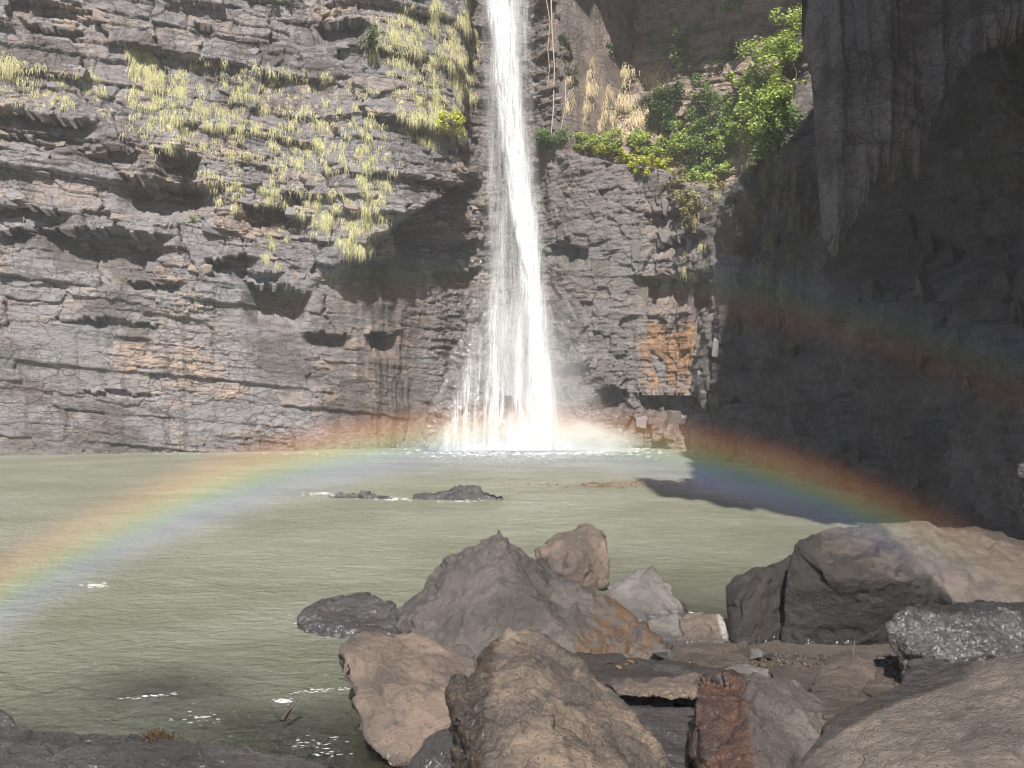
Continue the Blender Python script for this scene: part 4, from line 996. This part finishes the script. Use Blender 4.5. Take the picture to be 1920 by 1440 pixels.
ZONES = [  # polygon, count of big tufts, label, size, tall
    ([(245, 75), (290, 70), (300, 215), (245, 220)], 12, 'straw-coloured grass tuft in the tall hanging strand on the upper left wall', .85, 1.1),
    ([(290, 120), (480, 150), (500, 250), (270, 240)], 34, 'pale straw grass tuft hanging in the upper middle of the left wall', .8, 1.1),
    ([(480, 160), (700, 200), (690, 330), (480, 300)], 30, 'straw grass tuft among grey blocks in the middle of the left wall', .75, 1.0),
    ([(560, 270), (740, 300), (700, 470), (640, 470), (570, 400)], 30, 'straw grass tuft hanging low towards the right end of the left wall', .85, 1.1),
    ([(420, 340), (560, 365), (560, 395), (430, 390)], 16, 'yellow grass tuft fringing the dark overhang on the left wall', .6, .9),
    ([(640, 395), (690, 390), (690, 470), (650, 470)], 8, 'long pale grass tuft at the lowest tip of the hanging strip', 1.0, 1.3),
    ([(690, 60), (800, 0), (890, 0), (880, 170), (800, 240), (700, 140)], 42, 'yellow-green grass tuft on the wall left of the waterfall top', .8, 1.2),
    ([(760, 180), (870, 150), (880, 260), (780, 270)], 26, 'lush yellow-green grass tuft on the ledge left of the waterfall', .85, 1.0),
    ([(835, 0), (895, 0), (893, 230), (850, 270)], 26, 'olive-yellow grass tuft hugging the left edge of the waterfall', .85, 1.2),
    ([(0, 115), (30, 110), (30, 160), (0, 165)], 4, 'yellow grass tuft at the far left edge of the wall', .8, 1.2),
    ([(70, 145), (220, 130), (210, 200), (90, 200)], 12, 'small yellowish grass tuft on the left part of the wall', .55, .9),
    ([(490, 420), (560, 430), (530, 510), (490, 500)], 9, 'sparse grass tuft below the overhang on the left wall', .6, 1.0),
]
for poly, cnt, lab, size, tall in ZONES:
    for (x, y) in in_tri(cnt, poly): put_tuft(x, y, TV, size * rng.uniform(.5, 1.05), lab, lab.replace('tuft', 'tufts'), tall)
for (x, y) in in_tri(60, [(1065, 150), (1130, 105), (1240, 150), (1250, 255), (1075, 258)]):
    put_tuft(x, y, TVP, rng.uniform(.6, 1.2), 'pale beige dead grass tuft on the sunlit recess wall above the ledge', 'dead grass tufts on the recess wall', .7)
for (x, y) in in_tri(34, [(1395, 290), (1500, 260), (1525, 420), (1480, 600), (1410, 560)]):
    put_tuft(x, y, TVO, rng.uniform(.6, 1.2), 'dull olive grass tuft hanging on the shaded right wall', 'olive grass tufts on the shaded wall', 1.2)
for (x, y) in in_tri(16, [(1255, 370), (1345, 330), (1340, 470), (1290, 540), (1265, 440)]):
    put_tuft(x, y, TVO if rng.random() < .4 else TV, rng.uniform(.5, .9), 'straw grass tuft on the brown columns right of the waterfall', 'grass tufts on the brown columns', 1.0)
def small_grass():
    V, Fc, R = [], [], []
    for poly, cnt in [([(240, 80), (700, 150), (760, 300), (680, 470), (420, 390), (230, 250)], 420), ([(690, 20), (890, 0), (880, 270), (760, 260)], 200), ([(0, 100), (230, 130), (220, 210), (0, 200)], 50)]:
        for (x, y) in in_tri(cnt, poly):
            p, n = surf(x, y)
            Tm = Matrix.Translation(p) @ Matrix.Rotation(math.atan2(n.x, -n.y), 4, 'Z')
            tuft_geo(rng, rng.uniform(.15, .36), .22, 16, .016, V, Fc, R, Tm)
    me = geo_mesh('small_hanging_grass', V, Fc, R)
    tag(link('small_hanging_grass', me, M_STRAW), 'thin scattered dry grass hanging between the bigger tufts', kind='stuff')
small_grass()

# ------------------------------------------------------------------ shrubs
M_LEAF = [leaf_material('leaf_dark', (.03, .06, .018), (.10, .16, .045)), leaf_material('leaf_mid', (.07, .13, .035), (.24, .33, .10)),
          leaf_material('leaf_lime', (.20, .28, .05), (.48, .56, .15)), leaf_material('leaf_yellow', (.38, .42, .03), (.62, .62, .08))]
M_DRYSCRUB = leaf_material('leaf_dry', (.16, .15, .05), (.42, .37, .17))
k = NT('stem_bark'); M_STEM = k.done(k.bsdf(Base_Color=k.mix(k.noise(k.pos(), 9), (.10, .075, .05), (.26, .2, .14)), Roughness=.9))
def tube(V, Fc, pts, r0, r1, m=5):
    b = len(V); n = len(pts)
    for i, p in enumerate(pts):
        d = (pts[min(i + 1, n - 1)] - pts[max(i - 1, 0)]).normalized()
        a = d.orthogonal().normalized(); c = d.cross(a); r = r0 + (r1 - r0) * i / (n - 1)
        for q in range(m):
            t = q / m * 2 * math.pi; V.append(p + a * math.cos(t) * r + c * math.sin(t) * r)
    for i in range(n - 1):
        for q in range(m):
            Fc.append((b + i * m + q, b + i * m + (q + 1) % m, b + (i + 1) * m + (q + 1) % m, b + (i + 1) * m + q))
def shrub(label, clumps, n, mat, leaf=.11, group=None, name='shrub', normal=None):
    """clumps: (px, py, radius m [, lift m]); every clump is an uneven ball of leaves on its own twigs"""
    C = []
    for c in clumps:
        p, nn = surf(c[0], c[1])
        C.append((p + nn * (c[2] * .45) + Vector((0, 0, .1)), c[2], p))
    base = min((c[2] for c in C), key=lambda v: v.z).copy()
    root = bpy.data.objects.new(name, None); COL.objects.link(root); root.location = base
    tag(root, label, 'shrub', group)
    V, Fc, R = [], [], []
    tot = sum(c[1] ** 2 for c in C)
    for (ctr, rad, _) in C:
        subs = [(ctr + Vector((rng.gauss(0, .5), rng.gauss(0, .4), rng.gauss(0, .45))) * rad, rad * rng.uniform(.25, .5)) for _ in range(9)]
        for _ in range(int(n * rad ** 2 / tot)):
            sc_, sr = rng.choice(subs)
            d = Vector((rng.gauss(0, 1), rng.gauss(0, 1), rng.gauss(0, 1))).normalized()
            p = sc_ + d * sr * rng.random() ** .4 - base
            ax = Vector((rng.gauss(0, 1), rng.gauss(0, 1) - .4, rng.gauss(0, .6))).normalized()
            sd = ax.cross(Vector((rng.gauss(0, .5), rng.gauss(0, .5) - .5, 1))).normalized(); up = sd.cross(ax)
            L = leaf * rng.uniform(.6, 1.3); w = L * .33
            b = len(V); rn = rng.random()
            V += [p, p + ax * L * .5 + sd * w - up * L * .06, p + ax * L - up * L * .12, p + ax * L * .5 - sd * w - up * L * .06]; R += [rn] * 4
            Fc.append((b, b + 1, b + 2, b + 3))
    me = geo_mesh('foliage', V, Fc, R)
    link('foliage', me, mat, root)
    for (ctr, rad, foot) in C:
        V, Fc = [], []
        for _ in range(4):
            e = ctr + Vector((rng.gauss(0, .5), rng.gauss(0, .4), rng.gauss(0, .5))) * rad
            mid = (foot + e) / 2 + Vector((rng.gauss(0, .1), rng.gauss(0, .1), rng.gauss(0, .1))) * rad
            tube(V, Fc, [foot - base, mid - base, e - base], .022, .006)
        link('stem', mesh_from('stem', [tuple(v) for v in V], Fc), M_STEM, root)
    return root
shrub('big sunlit lime-green shrub climbing the slope right of the ledge', [(1500, 85, .9), (1470, 120, 1.0), (1440, 155, 1.0), (1415, 190, .9), (1450, 210, .9), (1485, 160, .9), (1420, 230, .7), (1400, 160, .6), (1490, 210, .8), (1400, 215, .7), (1390, 250, .6), (1425, 255, .6), (1450, 245, .7), (1505, 50, .8), (1480, 85, .8), (1455, 190, .9)], 15000, M_LEAF[2], .14)
shrub('sunlit yellow-green bush filling the slope between ledge and tall shrubs', [(1275, 250, .5), (1290, 275, .5), (1350, 300, .55), (1330, 340, .45), (1375, 270, .6), (1300, 345, .4), (1365, 320, .5)], 5200, M_LEAF[2], .12)
shrub('dry olive scrub hanging below the slope, above the brown columns', [(1270, 335, .4), (1290, 370, .4), (1320, 380, .45), (1345, 350, .4), (1300, 410, .35)], 2600, M_DRYSCRUB, .11)
shrub('shaded green shrub at the lower right of the lime-green shrub', [(1490, 255, .8), (1460, 275, .7), (1500, 220, .7)], 3200, M_LEAF[1], .12)
shrub('mid green bushy shrub on the slope left of the lime-green shrub', [(1330, 185, .8), (1320, 225, .8), (1350, 250, .8), (1330, 290, .8), (1310, 320, .5), (1365, 205, .6)], 7000, M_LEAF[1], .12)
shrub('dark green shrub standing against the recess wall', [(1240, 190, .7), (1255, 220, .7), (1230, 240, .6), (1270, 180, .5)], 4000, M_LEAF[0], .12)
shrub('upright lime-tipped shrub high on the recess wall', [(1265, 95, .7), (1270, 120, .7), (1250, 75, .35)], 1500, M_LEAF[1], .12)
shrub('small lit shrub near the top of the dark recess', [(1375, 15, .45)], 420, M_LEAF[2], .11)
shrub('small shrub in the shade of the recess', [(1370, 105, .5), (1350, 125, .4)], 600, M_LEAF[0], .11)
shrub('climbing green creeper left of the dead grass', [(1070, 100, .45), (1075, 130, .45), (1065, 75, .35), (1140, 90, .3), (1155, 110, .3)], 1100, M_LEAF[0], .11)
shrub('low green bush at the left end of the ledge', [(1025, 265, .5), (1045, 262, .5), (1070, 266, .4)], 2600, M_LEAF[1], .11)
shrub('low green plants along the ledge top', [(1085, 268, .5), (1110, 270, .5), (1135, 270, .5), (1160, 272, .5), (1185, 272, .5), (1210, 276, .55), (1240, 282, .6), (1265, 290, .5)], 8000, M_LEAF[2], .11)
shrub('bright yellow-green ground plants spilling over the ledge', [(1115, 284, .35), (1140, 288, .4), (1165, 292, .4), (1188, 302, .4), (1203, 316, .38), (1225, 300, .42), (1200, 290, .4), (1245, 312, .4)], 7000, M_LEAF[3], .09)
shrub('bluish green leafy plant at the foot of the slope', [(1300, 310, .4), (1290, 325, .35)], 600, M_LEAF[1], .13)
shrub('dark small bush on the upper left wall', [(690, 75, .45), (695, 100, .4)], 600, M_LEAF[0], .10)
shrub('tiny green plant at the top of the left wall', [(515, 3, .35), (540, 6, .3)], 350, M_LEAF[1], .09)
shrub('small green plant in a crack of the left wall', [(360, 410, .22)], 130, M_LEAF[1], .09)
shrub('yellow-green plant on the ledge left of the fall', [(860, 235, .4), (830, 225, .4), (815, 240, .3)], 700, M_LEAF[3], .10)
# tan dead stems on the slope, roots on the pillar
def root_strand(label, pts, r=.03):
    W = []
    for (x, y) in pts:
        p, n = surf(x, y); W.append(p + n * .10)
    V, Fc = [], []; tube(V, Fc, [w - W[-1] for w in W], r, r * .6, 6)
    me = mesh_from('hanging_root', [tuple(v) for v in V], Fc); smooth_on(me)
    tag(link('hanging_root', me, M_ROOT, None, W[-1]), label, 'root', 'roots hanging beside the waterfall')
k = NT('pale_root'); M_ROOT = k.done(k.bsdf(Base_Color=k.mix(k.noise(k.pos(), 6), (.26, .2, .15), (.48, .38, .29)), Roughness=.9))
root_strand('pale root running straight down the pillar edge right of the fall', [(1036, -5), (1040, 60), (1038, 130), (1042, 200), (1036, 260)], .035)
root_strand('thin root hanging beside the pillar right of the fall', [(1027, -5), (1030, 40), (1026, 90), (1032, 130), (1028, 170)], .022)
root_strand('curling root looping on the pillar right of the fall', [(1030, 80), (1022, 100), (1008, 118), (1003, 130)], .025)
root_strand('long thin root beside the recess right of the fall', [(1058, 150), (1056, 200), (1050, 240), (1048, 255)], .02)

# ------------------------------------------------------------------ small things
STONES = []
for i in range(6):
    me = block_mesh('stone', 900 + i, .22, .14, .18, 22); me.materials.append([M_BROWN, M_SLABTOP, M_GREYCOOL][i % 3]); STONES.append(me)
for i in range(46):
    px, py = rng.choice([(rng.uniform(1080, 1420), rng.uniform(1205, 1300)), (rng.uniform(1400, 1700), rng.uniform(1235, 1310)), (rng.uniform(1180, 1320), rng.uniform(1320, 1430))])
    Y = (CH - .1) * F / (py - 720); x = (px - 960) / F * Y
    o = bpy.data.objects.new('stone', rng.choice(STONES)); COL.objects.link(o)
    o.location = (x, Y, float(bed_z(np.array([x]), np.array([Y]))[0]) + .05); sc_ = rng.uniform(.35, 1.1); o.scale = (sc_, sc_, sc_ * .8); o.rotation_euler = (rng.uniform(-.4, .4), rng.uniform(-.4, .4), rng.random() * 6)
    tag(o, 'small loose stone lying in the gaps between the shore boulders', 'stone', 'small stones between the boulders')
def leaf_raft():
    V, Fc, R = [], [], []
    for _ in range(900):
        t = rng.random(); px = 1090 + 225 * t; py = 909 + rng.gauss(0, 3.2) * (.5 + .8 * math.sin(t * 3.0)) - 2 * t
        if rng.random() < .12: px = rng.uniform(930, 1090); py = rng.gauss(911, 2)
        Y = CH * F / (py - 720); X = (px - 960) / F * Y; z = float(wave(np.array([X]), np.array([Y]))[0]) + .012
        L = rng.uniform(.04, .09); a = rng.random() * 6.3; c, s = math.cos(a), math.sin(a); b = len(V); rn = rng.random(); h = rng.uniform(.0, .03)
        for (u, w, zz) in ((0, 0, 0), (.5, .3, h), (1, 0, h * .6), (.5, -.3, h * .3)): V.append(Vector((X + (u * c - w * s) * L, Y + (u * s + w * c) * L, z + zz))); R.append(rn)
        Fc.append((b, b + 1, b + 2, b + 3))
    me = geo_mesh('floating_leaves', V, Fc, R)
    tag(link('floating_leaves', me, leaf_material('fallen_leaf', (.14, .065, .03), (.36, .20, .11), .1)), 'raft of fallen brown leaves floating on the far pool', kind='stuff')
leaf_raft()
M_DRYLEAF = leaf_material('dry_leaf', (.16, .085, .04), (.28, .16, .08), .1)
def gravel():
    V, Fc = [], []
    for _ in range(3200):
        px, py = rng.choice([(rng.uniform(1060, 1420), rng.uniform(1195, 1310)), (rng.uniform(1380, 1720), rng.uniform(1225, 1330)), (rng.uniform(1170, 1340), rng.uniform(1310, 1450))])
        Y = (CH - .08) * F / (py - 720); x = (px - 960) / F * Y; z = float(bed_z(np.array([x]), np.array([Y]))[0]); r = rng.uniform(.008, .03) * (1 if rng.random() < .9 else 1.8); b = len(V)
        for d in ((1, 0, 0), (-1, 0, 0), (0, 1, 0), (0, -1, 0), (0, 0, .7), (0, 0, -.7)):
            V.append((x + (d[0] + rng.uniform(-.35, .35)) * r, Y + (d[1] + rng.uniform(-.35, .35)) * r, z + .3 * r + (d[2] + rng.uniform(-.25, .25)) * r))
        Fc += [(b + i, b + j, b + k) for (i, j, k) in ((0, 2, 4), (2, 1, 4), (1, 3, 4), (3, 0, 4), (2, 0, 5), (1, 2, 5), (3, 1, 5), (0, 3, 5))]
    tag(link('gravel', mesh_from('gravel', V, Fc), M_BROWN), 'brown gravel and pebbles lying between the shore boulders', kind='stuff')
gravel()
def ray_down(x, y):
    dg = bpy.context.evaluated_depsgraph_get()
    hit, loc, nrm, idx, ob, _ = SC.ray_cast(dg, Vector((x, y, 2.2)), Vector((0, 0, -1)))
    return loc if hit else Vector((x, y, 0))
bpy.context.view_layer.update()
for i, (px, py, Y) in enumerate([(1143, 1242, 7.7), (1175, 1245, 7.7), (1182, 1238, 7.8), (1290, 1240, 8.0), (1296, 1243, 7.95), (1160, 1250, 7.6)]):
    q = at(px, py, Y); p = ray_down(q.x, q.y)
    me = mesh_from('dry_leaf', [(-.05, 0, 0), (0, -.022, .012), (.05, 0, .004), (0, .022, .012), (-.065, 0, .004)], [(0, 1, 2, 3)])
    add_attr(me, 'rnd', [rng.random()] * 5)
    o = link('dry_leaf', me, M_DRYLEAF, None, p + Vector((0, 0, .006))); o.rotation_euler = (rng.uniform(-.2, .2), rng.uniform(-.2, .2), rng.random() * 6)
    tag(o, 'dry brown leaf lying on the flat dark slab', 'leaf', 'dry leaves on the slab')
k = NT('wet_dark_wood'); M_WOOD = k.done(k.bsdf(Base_Color=k.mix(k.noise(k.pos(), 9), (.02, .014, .01), (.07, .05, .035)), Roughness=.5))
def stick(label, pts, r, name='stick'):
    V, Fc = [], []; tube(V, Fc, [p - pts[0] for p in pts], r, r * .5, 6)
    tag(link(name, mesh_from(name, [tuple(v) for v in V], Fc), M_WOOD if r > .01 else M_STEM, None, pts[0]), label, 'stick')
stick('dark stick poking out of the shallow water near the tan boulder', [at(528, 1352, 7.0), at(538, 1338, 7.05), at(549, 1322, 7.1), at(556, 1312, 7.12)], .022)
q = at(1600, 1225, 7.25); stick('thin dry stalk standing on the mossy small rock', [q, q + Vector((.005, 0, .06)), q + Vector((.012, 0, .11))], .004, 'dry_stalk')
def moss():
    q = at(290, 1384, 5.45); p = ray_down(q.x, q.y)
    V, Fc, R = [], [], []
    for _ in range(420):
        x, y = rng.gauss(0, .06), rng.gauss(0, .03); b = Vector((x, y, .03 * math.exp(-(x * x) / .006) * rng.random() - .012)); t = Vector((rng.gauss(0, .5), rng.gauss(0, .5), 1)).normalized() * rng.uniform(.012, .035)
        ribbon(V, Fc, R, [b, b + t * .6, b + t], .006, t.orthogonal().normalized(), rng.random())
    tag(link('moss_clump', geo_mesh('moss_clump', V, Fc, R), leaf_material('brown_moss', (.035, .02, .009), (.11, .06, .024), .1), None, p), 'small brown moss clump on the long low boulder at bottom left', 'moss')
moss()

# ------------------------------------------------------------------ spray mist, haze and the rainbow standing in it
def vol_mat(name, build, step=None, homogeneous=False):
    k = NT(name); build(k)
    if homogeneous and hasattr(k.mat.cycles, 'homogeneous_volume'): k.mat.cycles.homogeneous_volume = True
    if step and hasattr(k.mat.cycles, 'volume_step_rate'): k.mat.cycles.volume_step_rate = step
    return k.mat
def ellipsoid(name, c, r, mat, label):
    bm = bmesh.new(); bmesh.ops.create_icosphere(bm, subdivisions=4, radius=1.0); bmesh.ops.scale(bm, vec=r, verts=bm.verts)
    for v in bm.verts:
        if v.co.z < -c[2] + .02: v.co.z = -c[2] + .03
    me = bpy.data.meshes.new(name); bm.to_mesh(me); bm.free()
    o = link(name, me, mat, None, c); tag(o, label, kind='stuff'); return o
def mist_build(rad, dens, nz):
    def f(k):
        P = k.obj()
        q = k.n('ShaderNodeVectorMath', operation='DIVIDE', ins={0: P, 1: rad}); ln = k.n('ShaderNodeVectorMath', operation='LENGTH', ins={0: q.outputs[0]}).outputs['Value']
        fall_ = k.m('POWER', k.m('SUBTRACT', 1.0, ln, clamp=True), 1.8)
        n = k.noise(P, nz, 3, .6)
        d = k.m('MULTIPLY', k.m('MULTIPLY', fall_, k.rng(n, .3, .7, .4, 1.5)), dens)
        v = k.n('ShaderNodeVolumePrincipled', ins={'Color': (.99, .99, 1), 'Density': d, 'Anisotropy': -.1})
        k.done(v, 'Volume')
    return f
ellipsoid('mist', (.7, 36.1, .1), (4.8, 1.6, 1.7), vol_mat('foot_mist', mist_build((4.8, 1.6, 1.7), 5.5, .9), .7), 'dense white spray cloud rolling at the foot of the waterfall')
ellipsoid('mist', (1.0, 36.4, 1.6), (3.0, 2.2, 6.0), vol_mat('high_mist', mist_build((3.0, 2.2, 6.0), .55, .6), 1.0), 'thin veil of spray drifting around the lower half of the waterfall')

def haze():
    bm = bmesh.new(); bmesh.ops.create_cube(bm, size=1.0)
    lo, hi = Vector((-60, -12, -4)), Vector((30, 56, 58))
    bmesh.ops.scale(bm, vec=hi - lo, verts=bm.verts); bmesh.ops.translate(bm, vec=(lo + hi) / 2, verts=bm.verts)
    me = bpy.data.meshes.new('haze'); bm.to_mesh(me); bm.free()
    def f(k): k.done(k.n('ShaderNodeVolumePrincipled', ins={'Color': (.97, .98, 1), 'Density': .0013, 'Anisotropy': 0.0}), 'Volume')
    tag(link('haze', me, vol_mat('haze_air', f, homogeneous=True)), 'thin bright spray haze filling the gorge', kind='stuff')
haze()

def rainbow(name, label, a0, a1, stops, dens, slant=7.2, t0=-1.35, t1=1.35, fadeout=((-1.35, 1.35), (1, 1))):
    """rainbow light painted as colour on thin sheets lying on the cone round the line from the sun; a0..a1 are its half angles in degrees, its colours run across it"""
    ax = Vector((0, math.cos(SUN_EL), -math.sin(SUN_EL)))
    mid = math.radians((a0 + a1) / 2)
    ex = Vector((1, 0, 0)); ey = Vector((0, math.sin(SUN_EL), math.cos(SUN_EL)))
    h0 = slant * math.cos(mid); ctr = Vector(camera.location) + ax * h0
    def pt(t, a, sl):
        h = sl * math.cos(math.radians(a)); r = sl * math.sin(math.radians(a))
        return Vector(camera.location) + ax * h + (ex * math.sin(t) + ey * math.cos(t)) * r - ctr
    root = bpy.data.objects.new(name, None); COL.objects.link(root); root.location = ctr
    tag(root, label, kind='stuff')
    k = NT(name + '_painted')
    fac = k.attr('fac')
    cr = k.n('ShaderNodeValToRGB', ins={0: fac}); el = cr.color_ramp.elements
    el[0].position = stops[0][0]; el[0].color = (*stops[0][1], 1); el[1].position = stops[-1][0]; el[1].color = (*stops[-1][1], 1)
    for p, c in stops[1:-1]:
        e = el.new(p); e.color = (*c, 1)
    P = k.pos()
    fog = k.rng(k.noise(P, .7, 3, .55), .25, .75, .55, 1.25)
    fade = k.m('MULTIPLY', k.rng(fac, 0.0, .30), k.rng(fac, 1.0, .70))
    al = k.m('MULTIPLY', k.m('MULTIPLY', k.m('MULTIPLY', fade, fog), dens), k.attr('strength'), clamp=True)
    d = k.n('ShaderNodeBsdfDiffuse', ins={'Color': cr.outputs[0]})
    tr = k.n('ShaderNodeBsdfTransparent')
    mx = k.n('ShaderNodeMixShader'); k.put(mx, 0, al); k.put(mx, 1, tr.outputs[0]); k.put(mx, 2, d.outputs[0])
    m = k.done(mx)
    n, q = 120, 20
    for li, sl in enumerate((slant - .25, slant, slant + .25)):       # three thin sheets with the bow's light painted on as colour
        V = [pt(t0 + (t1 - t0) * i / n, a0 + (a1 - a0) * j / q, sl + .06 * math.sin(i * .7 + li)) for i in range(n + 1) for j in range(q + 1)]
        me = mesh_from('bow_sheet', [tuple(v) for v in V], grid_faces(n + 1, q + 1)); smooth_on(me)
        add_attr(me, 'fac', [j / q for i in range(n + 1) for j in range(q + 1)])
        st_ = [np.interp(t0 + (t1 - t0) * i / n, *fadeout) for i in range(n + 1)]
        add_attr(me, 'strength', [st_[i] for i in range(n + 1) for j in range(q + 1)])
        o = link('bow_sheet', me, m, root); tag(o, kind='stuff')
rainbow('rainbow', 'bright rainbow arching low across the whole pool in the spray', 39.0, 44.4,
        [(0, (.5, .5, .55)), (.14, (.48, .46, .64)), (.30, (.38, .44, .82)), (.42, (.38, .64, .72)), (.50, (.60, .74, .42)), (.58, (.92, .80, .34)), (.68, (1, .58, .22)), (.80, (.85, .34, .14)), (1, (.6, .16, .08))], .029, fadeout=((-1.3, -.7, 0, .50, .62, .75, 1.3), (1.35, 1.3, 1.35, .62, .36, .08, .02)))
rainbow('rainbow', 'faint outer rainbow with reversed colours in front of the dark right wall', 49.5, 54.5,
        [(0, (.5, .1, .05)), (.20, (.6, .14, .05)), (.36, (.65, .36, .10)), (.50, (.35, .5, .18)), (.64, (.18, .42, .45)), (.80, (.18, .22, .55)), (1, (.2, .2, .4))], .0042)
